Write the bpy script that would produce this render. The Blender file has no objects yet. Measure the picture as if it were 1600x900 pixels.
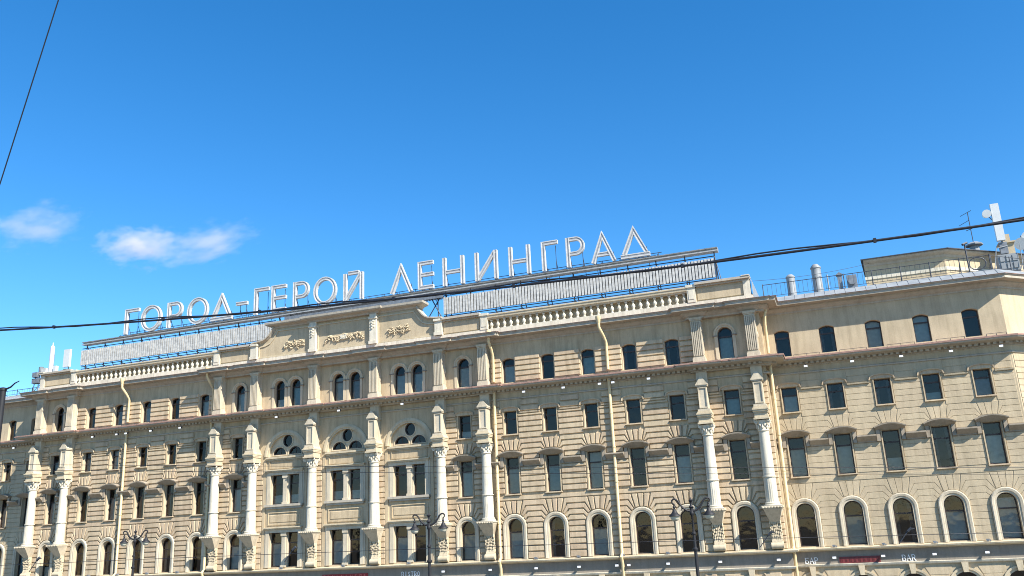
import bpy, math, random
from mathutils import Vector, Matrix
from mathutils.geometry import tessellate_polygon

random.seed(7)
scene = bpy.context.scene
COL = scene.collection
R = math.radians

# ------------------------------------------------------------------ camera
CAM = Vector((35.031, -58.732, 7.882))
right = Vector((0.93647949, 0.34776042, -0.04548463))
up = Vector((0.13722283, -0.24396065, 0.96002765))
fwd = Vector((-0.32276316, 0.90528774, 0.27618482))
cam_data = bpy.data.cameras.new("camera")
cam_data.sensor_width = 36.0
cam_data.lens = 36.0 * 1357.3 / 1600.0
cam_data.clip_start = 0.1
cam_data.clip_end = 12000.0
cam = bpy.data.objects.new("camera", cam_data)
m = Matrix((right, up, -fwd)).transposed().to_4x4()
m.translation = CAM
cam.matrix_world = m
COL.objects.link(cam)
scene.camera = cam

# ------------------------------------------------------------------ sky, sun, exposure
SUN_TRAVEL = Vector((-2.0, 1.0, -1.95))            # light runs right to left, into the facade, down
to_sun = (-SUN_TRAVEL).normalized()
SUN_EL = math.asin(to_sun.z)
SUN_ROT = math.atan2(to_sun.x, to_sun.y)
world = bpy.data.worlds.new("World")
scene.world = world
world.use_nodes = True
nt = world.node_tree
nt.nodes.clear()
sky = nt.nodes.new("ShaderNodeTexSky")
sky.sky_type = 'NISHITA'
sky.sun_disc = False
sky.sun_elevation = SUN_EL
sky.sun_rotation = SUN_ROT
sky.altitude = 20
sky.air_density = 0.92
sky.dust_density = 0.0
sky.ozone_density = 3.4
hsv = nt.nodes.new("ShaderNodeHueSaturation")
hsv.inputs["Saturation"].default_value = 1.32
hsv.inputs["Hue"].default_value = 0.499
hsv.inputs["Value"].default_value = 1.0
bg = nt.nodes.new("ShaderNodeBackground")
bg.inputs["Strength"].default_value = 0.115
wo = nt.nodes.new("ShaderNodeOutputWorld")
nt.links.new(sky.outputs[0], hsv.inputs["Color"])
nt.links.new(hsv.outputs[0], bg.inputs["Color"])
nt.links.new(bg.outputs[0], wo.inputs["Surface"])

sun_data = bpy.data.lights.new("sun", 'SUN')
sun_data.energy = 5.0
sun_data.angle = R(0.53)
sun_data.color = (1.0, 0.945, 0.86)
sun = bpy.data.objects.new("sun", sun_data)
sun.rotation_euler = SUN_TRAVEL.to_track_quat('-Z', 'Y').to_euler()
sun.location = (60, -60, 80)
COL.objects.link(sun)

vs = scene.view_settings
vs.view_transform = 'Standard'
vs.look = 'None'
vs.exposure = 1.05
vs.gamma = 1.0
vs.use_curve_mapping = False
scene.cycles.volume_bounces = 6
scene.cycles.max_bounces = 12
scene.cycles.filter_width = 1.0

# ------------------------------------------------------------------ materials
MATS = {}

def _mat(name):
    mt = bpy.data.materials.new(name)
    mt.use_nodes = True
    MATS[name] = mt
    return mt, mt.node_tree, mt.node_tree.nodes["Principled BSDF"]

def stucco(name, base, var=0.10, grime=0.25, rough=0.88, scale=1.0, bump=0.25, pieces=0.0):
    """painted plaster: patchy tone, rain streaks, fine grain"""
    mt, t, b = _mat(name)
    L = t.links.new
    geo = t.nodes.new("ShaderNodeNewGeometry")
    n1 = t.nodes.new("ShaderNodeTexNoise"); n1.inputs["Scale"].default_value = 0.55 * scale
    n1.inputs["Detail"].default_value = 6; n1.inputs["Roughness"].default_value = 0.62
    L(geo.outputs["Position"], n1.inputs["Vector"])
    mp = t.nodes.new("ShaderNodeMapping"); mp.inputs["Scale"].default_value = (3.2 * scale, 3.2 * scale, 0.35 * scale)
    L(geo.outputs["Position"], mp.inputs["Vector"])
    n2 = t.nodes.new("ShaderNodeTexNoise"); n2.inputs["Scale"].default_value = 1.0
    n2.inputs["Detail"].default_value = 5; n2.inputs["Roughness"].default_value = 0.7
    L(mp.outputs[0], n2.inputs["Vector"])
    n3 = t.nodes.new("ShaderNodeTexNoise"); n3.inputs["Scale"].default_value = 14 * scale
    n3.inputs["Detail"].default_value = 4
    L(geo.outputs["Position"], n3.inputs["Vector"])
    r1 = t.nodes.new("ShaderNodeValToRGB")
    r1.color_ramp.elements[0].position = 0.32
    r1.color_ramp.elements[0].color = tuple(c * (1 - var * 1.3) for c in base) + (1,)
    r1.color_ramp.elements[1].position = 0.70
    r1.color_ramp.elements[1].color = tuple(min(0.9, c * (1 + var)) for c in base) + (1,)
    L(n1.outputs["Fac"], r1.inputs["Fac"])
    r2 = t.nodes.new("ShaderNodeValToRGB")
    r2.color_ramp.elements[0].position = 0.30; r2.color_ramp.elements[0].color = (1 - grime, 1 - grime * 1.02, 1 - grime * 1.1, 1)
    r2.color_ramp.elements[1].position = 0.56; r2.color_ramp.elements[1].color = (1, 1, 1, 1)
    L(n2.outputs["Fac"], r2.inputs["Fac"])
    mx = t.nodes.new("ShaderNodeMix"); mx.data_type = 'RGBA'; mx.blend_type = 'MULTIPLY'
    mx.inputs[0].default_value = 0.8
    L(r1.outputs[0], mx.inputs[6]); L(r2.outputs[0], mx.inputs[7])
    r3 = t.nodes.new("ShaderNodeValToRGB")
    r3.color_ramp.elements[0].position = 0.3; r3.color_ramp.elements[0].color = (0.88, 0.88, 0.88, 1)
    r3.color_ramp.elements[1].position = 0.7; r3.color_ramp.elements[1].color = (1, 1, 1, 1)
    L(n3.outputs["Fac"], r3.inputs["Fac"])
    mx2 = t.nodes.new("ShaderNodeMix"); mx2.data_type = 'RGBA'; mx2.blend_type = 'MULTIPLY'
    mx2.inputs[0].default_value = 1.0
    L(mx.outputs[2], mx2.inputs[6]); L(r3.outputs[0], mx2.inputs[7])
    if pieces:      # every block was painted a little differently
        oi = t.nodes.new("ShaderNodeObjectInfo")
        ad = t.nodes.new("ShaderNodeMath"); ad.operation = 'ADD'
        L(geo.outputs["Random Per Island"], ad.inputs[0]); L(oi.outputs["Random"], ad.inputs[1])
        fr_ = t.nodes.new("ShaderNodeMath"); fr_.operation = 'FRACT'; L(ad.outputs[0], fr_.inputs[0])
        r4 = t.nodes.new("ShaderNodeValToRGB")
        r4.color_ramp.elements[0].position = 0.0; r4.color_ramp.elements[0].color = (1 - pieces * 0.7, 1 - pieces, 1 - pieces * 0.9, 1)
        r4.color_ramp.elements[1].position = 1.0; r4.color_ramp.elements[1].color = (1, 1, 1, 1)
        L(fr_.outputs[0], r4.inputs["Fac"])
        mx3 = t.nodes.new("ShaderNodeMix"); mx3.data_type = 'RGBA'; mx3.blend_type = 'MULTIPLY'; mx3.inputs[0].default_value = 1.0
        L(mx2.outputs[2], mx3.inputs[6]); L(r4.outputs[0], mx3.inputs[7]); L(mx3.outputs[2], b.inputs["Base Color"])
    else: L(mx2.outputs[2], b.inputs["Base Color"])
    b.inputs["Roughness"].default_value = rough
    b.inputs["Specular IOR Level"].default_value = 0.25
    bp = t.nodes.new("ShaderNodeBump"); bp.inputs["Strength"].default_value = bump; bp.inputs["Distance"].default_value = 0.02
    L(n3.outputs["Fac"], bp.inputs["Height"]); L(bp.outputs[0], b.inputs["Normal"])
    return mt

def plain(name, base, rough=0.6, metal=0.0, var=0.12, scale=3.0, spec=0.4):
    mt, t, b = _mat(name)
    L = t.links.new
    geo = t.nodes.new("ShaderNodeNewGeometry")
    n = t.nodes.new("ShaderNodeTexNoise"); n.inputs["Scale"].default_value = scale; n.inputs["Detail"].default_value = 5
    L(geo.outputs["Position"], n.inputs["Vector"])
    r = t.nodes.new("ShaderNodeValToRGB")
    r.color_ramp.elements[0].position = 0.3; r.color_ramp.elements[0].color = tuple(c * (1 - var) for c in base) + (1,)
    r.color_ramp.elements[1].position = 0.7; r.color_ramp.elements[1].color = tuple(min(0.9, c * (1 + var)) for c in base) + (1,)
    L(n.outputs["Fac"], r.inputs["Fac"]); L(r.outputs[0], b.inputs["Base Color"])
    b.inputs["Roughness"].default_value = rough
    b.inputs["Metallic"].default_value = metal
    b.inputs["Specular IOR Level"].default_value = spec
    return mt

WALL = stucco("wall_stucco", (0.51, 0.405, 0.262), var=0.10, grime=0.40)
BLOCK = stucco("block_stucco", (0.57, 0.455, 0.30), var=0.10, grime=0.34, pieces=0.14)
PLAIN_WALL = stucco("plain_stucco", (0.49, 0.40, 0.265), var=0.09, grime=0.26)
WING = stucco("wing_stucco", (0.50, 0.41, 0.272), var=0.09, grime=0.24, pieces=0.05)
TRIM = stucco("cream_trim", (0.56, 0.47, 0.325), var=0.08, grime=0.26, scale=1.4)
CREAM = stucco("warm_cream", (0.56, 0.485, 0.36), var=0.09, grime=0.30, scale=1.4)
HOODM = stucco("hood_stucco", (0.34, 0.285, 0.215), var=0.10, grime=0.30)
WHITE = stucco("pale_plaster", (0.64, 0.585, 0.465), var=0.08, grime=0.36, scale=1.4)
CORN = stucco("cornice_plaster", (0.44, 0.39, 0.31), var=0.08, grime=0.28)
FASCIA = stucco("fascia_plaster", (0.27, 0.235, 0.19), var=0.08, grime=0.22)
PIPE = plain("cream_pipe_paint", (0.64, 0.50, 0.28), 0.55, var=0.12, scale=4)
FLASH = plain("red_brown_flashing", (0.33, 0.20, 0.155), 0.55, var=0.25, scale=5)
ROOF = plain("pale_roof_sheet", (0.235, 0.25, 0.255), 0.55, 0.0, var=0.15, scale=2)
SASH = plain("dark_sash_paint", (0.045, 0.032, 0.028), 0.45, var=0.2)
IRON = plain("black_iron", (0.014, 0.014, 0.016), 0.6, var=0.2, scale=8)
STEEL = plain("grey_steel", (0.20, 0.21, 0.22), 0.5, 0.4, var=0.25, scale=4)
DARKSTEEL = plain("dark_steel", (0.055, 0.06, 0.07), 0.55, 0.3, var=0.25, scale=6)
BEAM = plain("beam_sheet", (0.36, 0.36, 0.35), 0.5, 0.2, var=0.25, scale=3)
SLAT = plain("louvre_slat", (0.45, 0.44, 0.41), 0.5, 0.0, var=0.26, scale=4)
LETTER = plain("letter_sheet", (0.46, 0.46, 0.445), 0.45, 0.0, var=0.16, scale=4)
GROOVE = plain("letter_groove", (0.30, 0.30, 0.305), 0.5, 0.0, var=0.15, scale=6)
ANTW = plain("antenna_white", (0.52, 0.54, 0.53), 0.4, var=0.05)
CABLE = plain("cable_rubber", (0.012, 0.014, 0.02), 0.5, var=0.1)
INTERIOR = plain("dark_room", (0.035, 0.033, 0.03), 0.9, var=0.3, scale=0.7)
BLIND = plain("pale_blind", (0.40, 0.44, 0.43), 0.8, var=0.12, scale=5)
BLINDS = [BLIND, BLIND, plain('cream_blind', (0.46, 0.43, 0.37), 0.8, var=0.12, scale=5), plain('grey_blind', (0.24, 0.25, 0.26), 0.8, var=0.15, scale=5), plain('teal_blind', (0.27, 0.36, 0.37), 0.8, var=0.12, scale=5)]
DRAPE = plain("grey_drape", (0.20, 0.185, 0.175), 0.9, var=0.25, scale=8)
RED = plain("red_signboard", (0.28, 0.022, 0.02), 0.5, var=0.15)
DRED = plain("dark_red_signboard", (0.16, 0.03, 0.03), 0.5, var=0.15)
SIGNLET = plain("sign_letter_white", (0.78, 0.78, 0.76), 0.5, var=0.04)
LAMPGLASS = plain("opal_glass", (0.55, 0.52, 0.40), 0.2, var=0.05)
LAMPW = plain("floodlight_white", (0.85, 0.85, 0.84), 0.35, var=0.03)

def make_glass():
    mt = bpy.data.materials.new("window_glass"); mt.use_nodes = True
    t = mt.node_tree; t.nodes.clear(); L = t.links.new
    out = t.nodes.new("ShaderNodeOutputMaterial")
    tr = t.nodes.new("ShaderNodeBsdfTransparent"); tr.inputs["Color"].default_value = (0.80, 0.86, 0.87, 1)
    gl = t.nodes.new("ShaderNodeBsdfGlossy"); gl.inputs["Roughness"].default_value = 0.03
    gl.inputs["Color"].default_value = (0.80, 0.72, 0.64, 1)
    fr = t.nodes.new("ShaderNodeFresnel"); fr.inputs["IOR"].default_value = 1.6
    geo = t.nodes.new("ShaderNodeNewGeometry")
    n = t.nodes.new("ShaderNodeTexNoise"); n.inputs["Scale"].default_value = 0.9
    L(geo.outputs["Position"], n.inputs["Vector"])
    bp = t.nodes.new("ShaderNodeBump"); bp.inputs["Strength"].default_value = 0.025; bp.inputs["Distance"].default_value = 0.3
    L(n.outputs["Fac"], bp.inputs["Height"]); L(bp.outputs[0], gl.inputs["Normal"])
    mx = t.nodes.new("ShaderNodeMixShader")
    L(fr.outputs[0], mx.inputs[0]); L(tr.outputs[0], mx.inputs[1]); L(gl.outputs[0], mx.inputs[2])
    L(mx.outputs[0], out.inputs["Surface"])
    return mt
GLASS = make_glass()

# ------------------------------------------------------------------ mesh helpers
class MB:
    def __init__(s):
        s.v = []; s.f = []; s.mi = []
    def poly(s, pts, mi=0):
        i = len(s.v); s.v += [tuple(p) for p in pts]; s.f.append(tuple(range(i, i + len(pts)))); s.mi.append(mi)
    def faces(s, vs_, fs, mi=0):
        i = len(s.v); s.v += [tuple(p) for p in vs_]
        for f in fs:
            s.f.append(tuple(i + k for k in f)); s.mi.append(mi)
    def box(s, x0, x1, y0, y1, z0, z1, mi=0):
        v = [(x0, y0, z0), (x1, y0, z0), (x1, y1, z0), (x0, y1, z0), (x0, y0, z1), (x1, y0, z1), (x1, y1, z1), (x0, y1, z1)]
        s.faces(v, [(0, 3, 2, 1), (4, 5, 6, 7), (0, 1, 5, 4), (1, 2, 6, 5), (2, 3, 7, 6), (3, 0, 4, 7)], mi)
    def prism(s, poly, y0, y1, mi=0, inset=0.0, back=False):
        """polygon (u,z) counter-clockwise seen from -y; front at y0 (inset), back rim at y1"""
        fr = inset_poly(poly, inset) if inset else poly
        n = len(poly)
        vv = [(p[0], y0, p[1]) for p in fr] + [(p[0], y1, p[1]) for p in poly]
        fs = [tuple(range(n))] + [(k, n + k, n + (k + 1) % n, (k + 1) % n) for k in range(n)]
        if back: fs.append(tuple(range(2 * n - 1, n - 1, -1)))
        s.faces(vv, fs, mi)
    def tube(s, path, r, n=8, mi=0, caps=True):
        path = [Vector(p) for p in path]
        rs = r if isinstance(r, (list, tuple)) else [r] * len(path)
        rings = []
        ref = None
        for i, p in enumerate(path):
            a = path[max(0, i - 1)]; b = path[min(len(path) - 1, i + 1)]
            d = (b - a).normalized()
            if ref is None:
                ref = Vector((0, 0, 1)) if abs(d.z) < 0.9 else Vector((1, 0, 0))
            x = d.cross(ref).normalized(); y = d.cross(x).normalized()
            ref = -y if True else ref
            rings.append([p + x * rs[i] * math.cos(2 * math.pi * k / n) + y * rs[i] * math.sin(2 * math.pi * k / n) for k in range(n)])
        vv = [q for rg in rings for q in rg]
        fs = []
        for i in range(len(path) - 1):
            for k in range(n):
                a, b = i * n + k, i * n + (k + 1) % n
                fs.append((a, b, b + n, a + n))
        if caps:
            fs.append(tuple(range(n - 1, -1, -1))); fs.append(tuple(range(len(vv) - n, len(vv))))
        s.faces(vv, fs, mi)
    def lathe(s, prof, c=(0, 0, 0), n=16, mi=0):
        """prof: (radius, z)"""
        vv = [(c[0] + r * math.cos(2 * math.pi * k / n), c[1] + r * math.sin(2 * math.pi * k / n), c[2] + z) for r, z in prof for k in range(n)]
        fs = []
        for i in range(len(prof) - 1):
            for k in range(n):
                a, b = i * n + k, i * n + (k + 1) % n
                fs.append((a, b, b + n, a + n))
        fs.append(tuple(range(n - 1, -1, -1))); fs.append(tuple(range(len(vv) - n, len(vv))))
        s.faces(vv, fs, mi)
    def blob(s, c, rx, ry, rz, mi=0, n=6, m_=4):
        vv = [(c[0], c[1], c[2] - rz)]
        for i in range(1, m_):
            a = -math.pi / 2 + math.pi * i / m_
            for k in range(n):
                t = 2 * math.pi * (k + 0.5 * (i % 2)) / n
                vv.append((c[0] + rx * math.cos(a) * math.cos(t), c[1] + ry * math.cos(a) * math.sin(t), c[2] + rz * math.sin(a)))
        vv.append((c[0], c[1], c[2] + rz))
        fs = [(0, 1 + (k + 1) % n, 1 + k) for k in range(n)]
        for i in range(m_ - 2):
            for k in range(n):
                a = 1 + i * n + k; b = 1 + i * n + (k + 1) % n
                fs.append((a, b, b + n, a + n))
        o = 1 + (m_ - 2) * n
        fs += [(o + k, o + (k + 1) % n, len(vv) - 1) for k in range(n)]
        s.faces(vv, fs, mi)
    def mesh(s, name, mats, smooth=False):
        me = bpy.data.meshes.new(name)
        me.from_pydata(s.v, [], s.f)
        for mt in (mats if isinstance(mats, (list, tuple)) else [mats]):
            me.materials.append(mt)
        if any(s.mi): me.polygons.foreach_set("material_index", s.mi)
        if smooth:
            me.polygons.foreach_set("use_smooth", [True] * len(me.polygons))
            try: me.set_sharp_from_angle(angle=R(40))
            except Exception: pass
        me.update()
        return me
    def build(s, name, mats, parent=None, smooth=False, loc=(0, 0, 0), mat=None):
        return link(name, s.mesh(name, mats, smooth), parent, loc, mat)

def link(name, data, parent=None, loc=(0, 0, 0), mat=None):
    o = bpy.data.objects.new(name, data)
    COL.objects.link(o)
    if parent: o.parent = parent
    o.location = loc
    if mat is not None: o.matrix_basis = mat @ Matrix.Translation(loc)
    return o

def empty(name, loc, label, cat, group=None):
    o = link(name, None, None, loc)
    tag(o, label, cat, group)
    return o

def tag(o, label=None, cat=None, group=None, kind=None):
    if label: o["label"] = label
    if cat: o["category"] = cat
    if group: o["group"] = group
    if kind: o["kind"] = kind
    return o

def inset_poly(P, d):
    n = len(P); out = []
    A = sum(P[i][0] * P[(i + 1) % n][1] - P[(i + 1) % n][0] * P[i][1] for i in range(n))
    sg = 1 if A > 0 else -1
    for i in range(n):
        p0, p1, p2 = Vector(P[i - 1]), Vector(P[i]), Vector(P[(i + 1) % n])
        e1 = (p1 - p0); e2 = (p2 - p1)
        if e1.length < 1e-6 or e2.length < 1e-6:
            out.append(tuple(p1)); continue
        e1.normalize(); e2.normalize()
        n1 = Vector((-e1.y, e1.x)) * sg; n2 = Vector((-e2.y, e2.x)) * sg
        k = 1 + n1.dot(n2)
        mvec = (n1 + n2) / max(k, 0.35)
        out.append(tuple(p1 + mvec * d))
    return out

def arc(c, r, a0, a1, n):
    return [(c[0] + r * math.cos(R(a0 + (a1 - a0) * i / n)), c[1] + r * math.sin(R(a0 + (a1 - a0) * i / n))) for i in range(n + 1)]

def hole_rect(u, hw, z0, z1): return [(u - hw, z0), (u + hw, z0), (u + hw, z1), (u - hw, z1)]
def hole_arch(u, hw, z0, zs, n=12): return [(u - hw, z0), (u + hw, z0)] + arc((u, zs), hw, 0, 180, n)
def hole_seg(u, hw, z0, zs, rise, n=6):
    rad = (hw * hw + rise * rise) / (2 * rise); a = math.degrees(math.asin(hw / rad))
    return [(u - hw, z0), (u + hw, z0)] + arc((u, zs + rise - rad), rad, 90 - a, 90 + a, n)

def sweep(mb, plan, prof, mi=0, cap=True):
    """plan: (x,y) polyline walked left to right, outside = -y side.  prof: (out, z) list"""
    pts = [Vector(p) for p in plan]
    n = len(pts); nor = []
    for i in range(n):
        ds = []
        if i > 0: ds.append((pts[i] - pts[i - 1]).normalized())
        if i < n - 1: ds.append((pts[i + 1] - pts[i]).normalized())
        ns = [Vector((d.y, -d.x)) for d in ds]
        if len(ns) == 1: nor.append(ns[0])
        else: nor.append((ns[0] + ns[1]) / (1 + ns[0].dot(ns[1])))
    vv = []
    for i in range(n):
        for o, z in prof:
            q = pts[i] + nor[i] * o
            vv.append((q.x, q.y, z))
    k = len(prof); fs = []
    for i in range(n - 1):
        for j in range(k - 1):
            a = i * k + j; b = a + k
            fs.append((a, b, b + 1, a + 1))
    if cap:
        fs.append(tuple(range(k - 1, -1, -1))); fs.append(tuple(range((n - 1) * k, n * k)))
    mb.faces(vv, fs, mi)

def ribbon(mb, path, prof, closed=False, mi=None):
    """path: (x,z) polyline in the facade plane.  prof: closed list of (offset, y[, mat])"""
    pts = [Vector(p) for p in path]; n = len(pts); nor = []
    for i in range(n):
        ds = []
        if i > 0 or closed: ds.append((pts[i] - pts[i - 1]).normalized())
        if i < n - 1 or closed: ds.append((pts[(i + 1) % n] - pts[i]).normalized())
        ns = [Vector((-d.y, d.x)) for d in ds]
        nor.append(ns[0] if len(ns) == 1 else (ns[0] + ns[1]) / max(0.3, 1 + ns[0].dot(ns[1])))
    k = len(prof)
    base = len(mb.v)
    for i in range(n):
        for p in prof:
            q = pts[i] + nor[i] * p[0]
            mb.v.append((q.x, p[1], q.y))
    for i in range(n if closed else n - 1):
        for j in range(k):
            a = base + i * k + j; b = base + i * k + (j + 1) % k
            c = base + ((i + 1) % n) * k + (j + 1) % k; d = base + ((i + 1) % n) * k + j
            mb.f.append((a, b, c, d)); mb.mi.append(prof[j][2] if len(prof[j]) > 2 else 0)
    if not closed:
        mb.f.append(tuple(base + j for j in range(k - 1, -1, -1))); mb.mi.append(0)
        mb.f.append(tuple(base + (n - 1) * k + j for j in range(k))); mb.mi.append(0)

# ------------------------------------------------------------------ ground
def sheet(name, x0, x1, y0, y1, z, mat_, label=None, cat=None):
    b = MB(); b.poly([(x0, y0, z), (x1, y0, z), (x1, y1, z), (x0, y1, z)])
    return tag(b.build(name, mat_), label, cat, kind='structure')
ASPHALT = stucco("asphalt", (0.075, 0.07, 0.065), var=0.2, grime=0.25, scale=0.6)
PAVING = stucco("granite_paving", (0.20, 0.18, 0.15), var=0.15, grime=0.2, scale=0.8)
sheet("ground", -4000, 4000, -4000, 4000, 0.0, PAVING, "grey city ground around the square", "ground")
sheet("road", -400, 400, -34, -9, 0.006, ASPHALT, "asphalt road in front of the hotel", "road")
pv = MB(); pv.box(-120, 120, -9, 30, 0.0, 0.14)
tag(pv.build("pavement", PAVING), "granite pavement along the hotel front", "pavement", kind='structure')

# ------------------------------------------------------------------ the hotel
hotel = empty("hotel_building", (0, 0, 0), "long cream stucco hotel with white columns and rusticated floors", "building")

US, UC, UG, UP = 9.93, 5.377, 13.497, 29.124
RW = [UG + 3 * i for i in range(5)]
LW = [-u for u in reversed(RW)]
WY = 1.5
WW = [32.706 + 2.872 * i for i in range(5)]
LWING = [-33.65, -36.45, -39.25]
COLS = [-30.9, -27.35, -11.7, -8.15, -2.69, 2.69, 8.15, 11.7, 27.35, 30.9]
ROWZ = [0.14, 5.4, 6.35, 10.6, 14.7, 17.6, 22.4]
GL = 0.32           # glass set back behind the wall face

def hole_for(kind, u):
    if kind == 'G': return hole_arch(u, 0.74, 0.3, 4.0)
    if kind == 'A': return hole_arch(u, 0.56, 6.5, 8.6)
    if kind == 'B': return hole_rect(u, 0.50, 10.84, 13.35)
    if kind == 'C': return hole_rect(u, 0.49, 15.0, 16.64)
    if kind == 'D': return hole_seg(u, 0.48, 18.72, 20.38, 0.14)
    if kind == 'E': return hole_arch(u, 0.49, 18.72, 20.42)
    if kind == 'P': return hole_rect(u, 1.30, 6.55, 9.08)
    if kind == 'Q': return hole_rect(u, 1.30, 11.2, 13.43)
    if kind == 'T': return hole_arch(u, 1.62, 14.86, 14.9, 20)

def wall_cell(mb, u0, u1, z0, z1, holes, y, depth=GL):
    outer = [(u0, z0), (u1, z0), (u1, z1), (u0, z1)]
    loops = [outer] + holes
    flat = [p for l in loops for p in l]
    tris = tessellate_polygon([[Vector((p[0], p[1], 0)) for p in l] for l in loops])
    i = len(mb.v)
    mb.v += [(p[0], y, p[1]) for p in flat]
    for t in tris:
        a, b, c = (flat[k] for k in t)
        ar = (b[0] - a[0]) * (c[1] - a[1]) - (c[0] - a[0]) * (b[1] - a[1])
        t = t if ar > 0 else (t[0], t[2], t[1])
        mb.f.append(tuple(i + k for k in t)); mb.mi.append(0)
    for h in holes:
        n = len(h)
        vv = [(p[0], y, p[1]) for p in h] + [(p[0], y + depth + 0.12, p[1]) for p in h]
        mb.faces(vv, [(k, (k + 1) % n, n + (k + 1) % n, n + k) for k in range(n)], 1)

def build_wall(name, columns, y, mats, mat=None):
    """columns: (u0, u1, [(row index, kinds, [u...])...])"""
    mb = MB()
    for u0, u1, cells in columns:
        cmap = {}
        for r, k, us in cells: cmap.setdefault(r, []).extend(hole_for(k, u) for u in us)
        for r in range(6):
            wall_cell(mb, u0, u1, ROWZ[r], ROWZ[r + 1], cmap.get(r, []), y)
    return mb.build(name, mats, hotel, mat=mat)

def std(u, top='D', ground=True):
    c = [(2, 'A', [u]), (3, 'B', [u]), (4, 'C', [u]), (5, top, [u])]
    if ground: c.append((0, 'G', [u]))
    return c
cols_main = []
def bay_bounds(ws, a, b):
    bs = [a] + [(ws[i] + ws[i + 1]) / 2 for i in range(len(ws) - 1)] + [b]
    return [(bs[i], bs[i + 1], ws[i]) for i in range(len(ws))]
for u0, u1, w in bay_bounds(LW, -27.35, -11.7) + bay_bounds(RW, 11.7, 27.35): cols_main.append((u0, u1, std(w)))
for u0, u1, w in [(-31.5, -27.35, -UP), (27.35, 31.5, UP), (-11.7, -8.15, -US), (8.15, 11.7, US)]: cols_main.append((u0, u1, std(w, 'E')))
for c in (-UC, 0, UC):
    h = [(0, 'G', [c]), (2, 'P', [c]), (3, 'Q', [c]), (4, 'T', [c]), (5, 'E', [c - 0.74, c + 0.74])]
    e0 = {-UC: -8.15, 0: -2.69, UC: 2.69}[c]; e1 = {-UC: -2.69, 0: 2.69, UC: 8.15}[c]
    cols_main.append((e0, e1, h))
wall_main = build_wall("facade_wall", cols_main, 0.0, [WALL, TRIM])
cols_w = [(u0, u1, std(w)) for u0, u1, w in bay_bounds(WW, 31.5, 46.05)]
wall_rw = build_wall("wing_wall", cols_w, WY, [WING, TRIM])
cols_l = [(u0, u1, std(w)) for u0, u1, w in bay_bounds(LWING[::-1], -46.0, -31.5)]
wall_lw = build_wall("wing_wall", cols_l, WY, [WING, TRIM])
# corner facet: turned away 42 degrees beyond the right wing
FACET = Matrix.Translation((46.05, WY, 0)) @ Matrix.Rotation(R(42), 4, 'Z')
wall_fc = build_wall("corner_wall", [(0, 4.4, std(2.6)), (4.4, 8.0, std(5.8))], 0.0, [WING, TRIM], FACET)
for sg in (-1, 1):
    mb = MB(); x = sg * 31.5
    mb.poly([(x, 0, 0.14), (x, WY, 0.14), (x, WY, 22.4), (x, 0, 22.4)] if sg > 0 else [(x, WY, 0.14), (x, 0, 0.14), (x, 0, 22.4), (x, WY, 22.4)])
    mb.build("return_wall", WALL, hotel)
mb = MB()
mb.box(-45.9, 51.6, 9.0, 18.0, 0.14, 22.3)
mb.poly([(-46, WY, 0.14), (-46, 18, 0.14), (-46, 18, 22.4), (-46, WY, 22.4)])
mb.build("rear_wall", PLAIN_WALL, hotel)
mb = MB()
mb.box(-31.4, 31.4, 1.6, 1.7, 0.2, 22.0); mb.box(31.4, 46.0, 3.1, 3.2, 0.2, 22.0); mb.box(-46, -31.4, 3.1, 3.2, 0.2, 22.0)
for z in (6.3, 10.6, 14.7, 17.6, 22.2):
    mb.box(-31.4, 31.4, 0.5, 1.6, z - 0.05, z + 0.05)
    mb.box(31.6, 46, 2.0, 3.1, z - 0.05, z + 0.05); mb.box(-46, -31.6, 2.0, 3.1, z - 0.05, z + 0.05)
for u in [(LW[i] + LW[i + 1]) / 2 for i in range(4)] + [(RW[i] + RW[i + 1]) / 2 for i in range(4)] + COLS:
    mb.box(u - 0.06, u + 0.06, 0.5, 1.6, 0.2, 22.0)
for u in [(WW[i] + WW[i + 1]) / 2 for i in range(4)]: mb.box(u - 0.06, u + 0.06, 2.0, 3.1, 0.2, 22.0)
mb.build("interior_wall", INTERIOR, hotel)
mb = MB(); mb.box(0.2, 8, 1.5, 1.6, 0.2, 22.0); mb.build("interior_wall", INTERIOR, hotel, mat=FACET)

# ---- rustication --------------------------------------------------------
JG = [(0.95 + 0.45 * k, 1.02, 0.95 + 0.45 * k, 1.02) for k in range(8)] + [(4.60, .90, 4.60, .90), (5.12, .64, 5.12, .64)]
BLOCKS = []        # (poly, y, proud, wall object, matrix or None)
def joints_A(h): return [(6.45, h, 6.45, h), (6.93, h, 6.93, h), (7.32, h, 7.32, h), (7.71, h, 7.71, h), (8.10, h, 8.10, h), (8.48, h, 8.48, h),
                      (8.85, .87, 8.75, .97), (9.22, .80, 9.00, 1.01), (9.60, .66, 9.22, .99), (9.98, .48, 9.38, .86), (10.39, .45, 9.40, .67)]
JB1 = [(z, .59, z, .59) for z in (10.85, 11.25, 11.63, 12.02, 12.40, 12.67)]
JB2 = [(13.16, .88, 13.16, .88), (13.52, .88, 13.50, .91), (13.90, .62, 13.74, .84), (14.27, .46, 13.79, .76), (14.63, .43, 13.80, .63)]
JC = [(z, .575, z, .575) for z in (14.65, 15.06, 15.44, 15.82, 16.20, 16.41)]
JC2 = [(16.56, .76, 16.56, .76), (16.98, .76, 16.98, .76), (17.43, .76, 17.43, .76)]
JD = [(z, .52, z, .52) for z in (18.74, 19.12, 19.50, 19.88, 20.26, 20.64)]
def side_pts(s, j):
    """s: ('w', u, dir) window side or ('e', u) plain edge -> P, Q"""
    z, pu, pz, qu = j
    if s[0] == 'e': return (s[1], z), (s[1], z)
    return (s[1] + s[2] * pu, pz), (s[1] + s[2] * qu, z)
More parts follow.
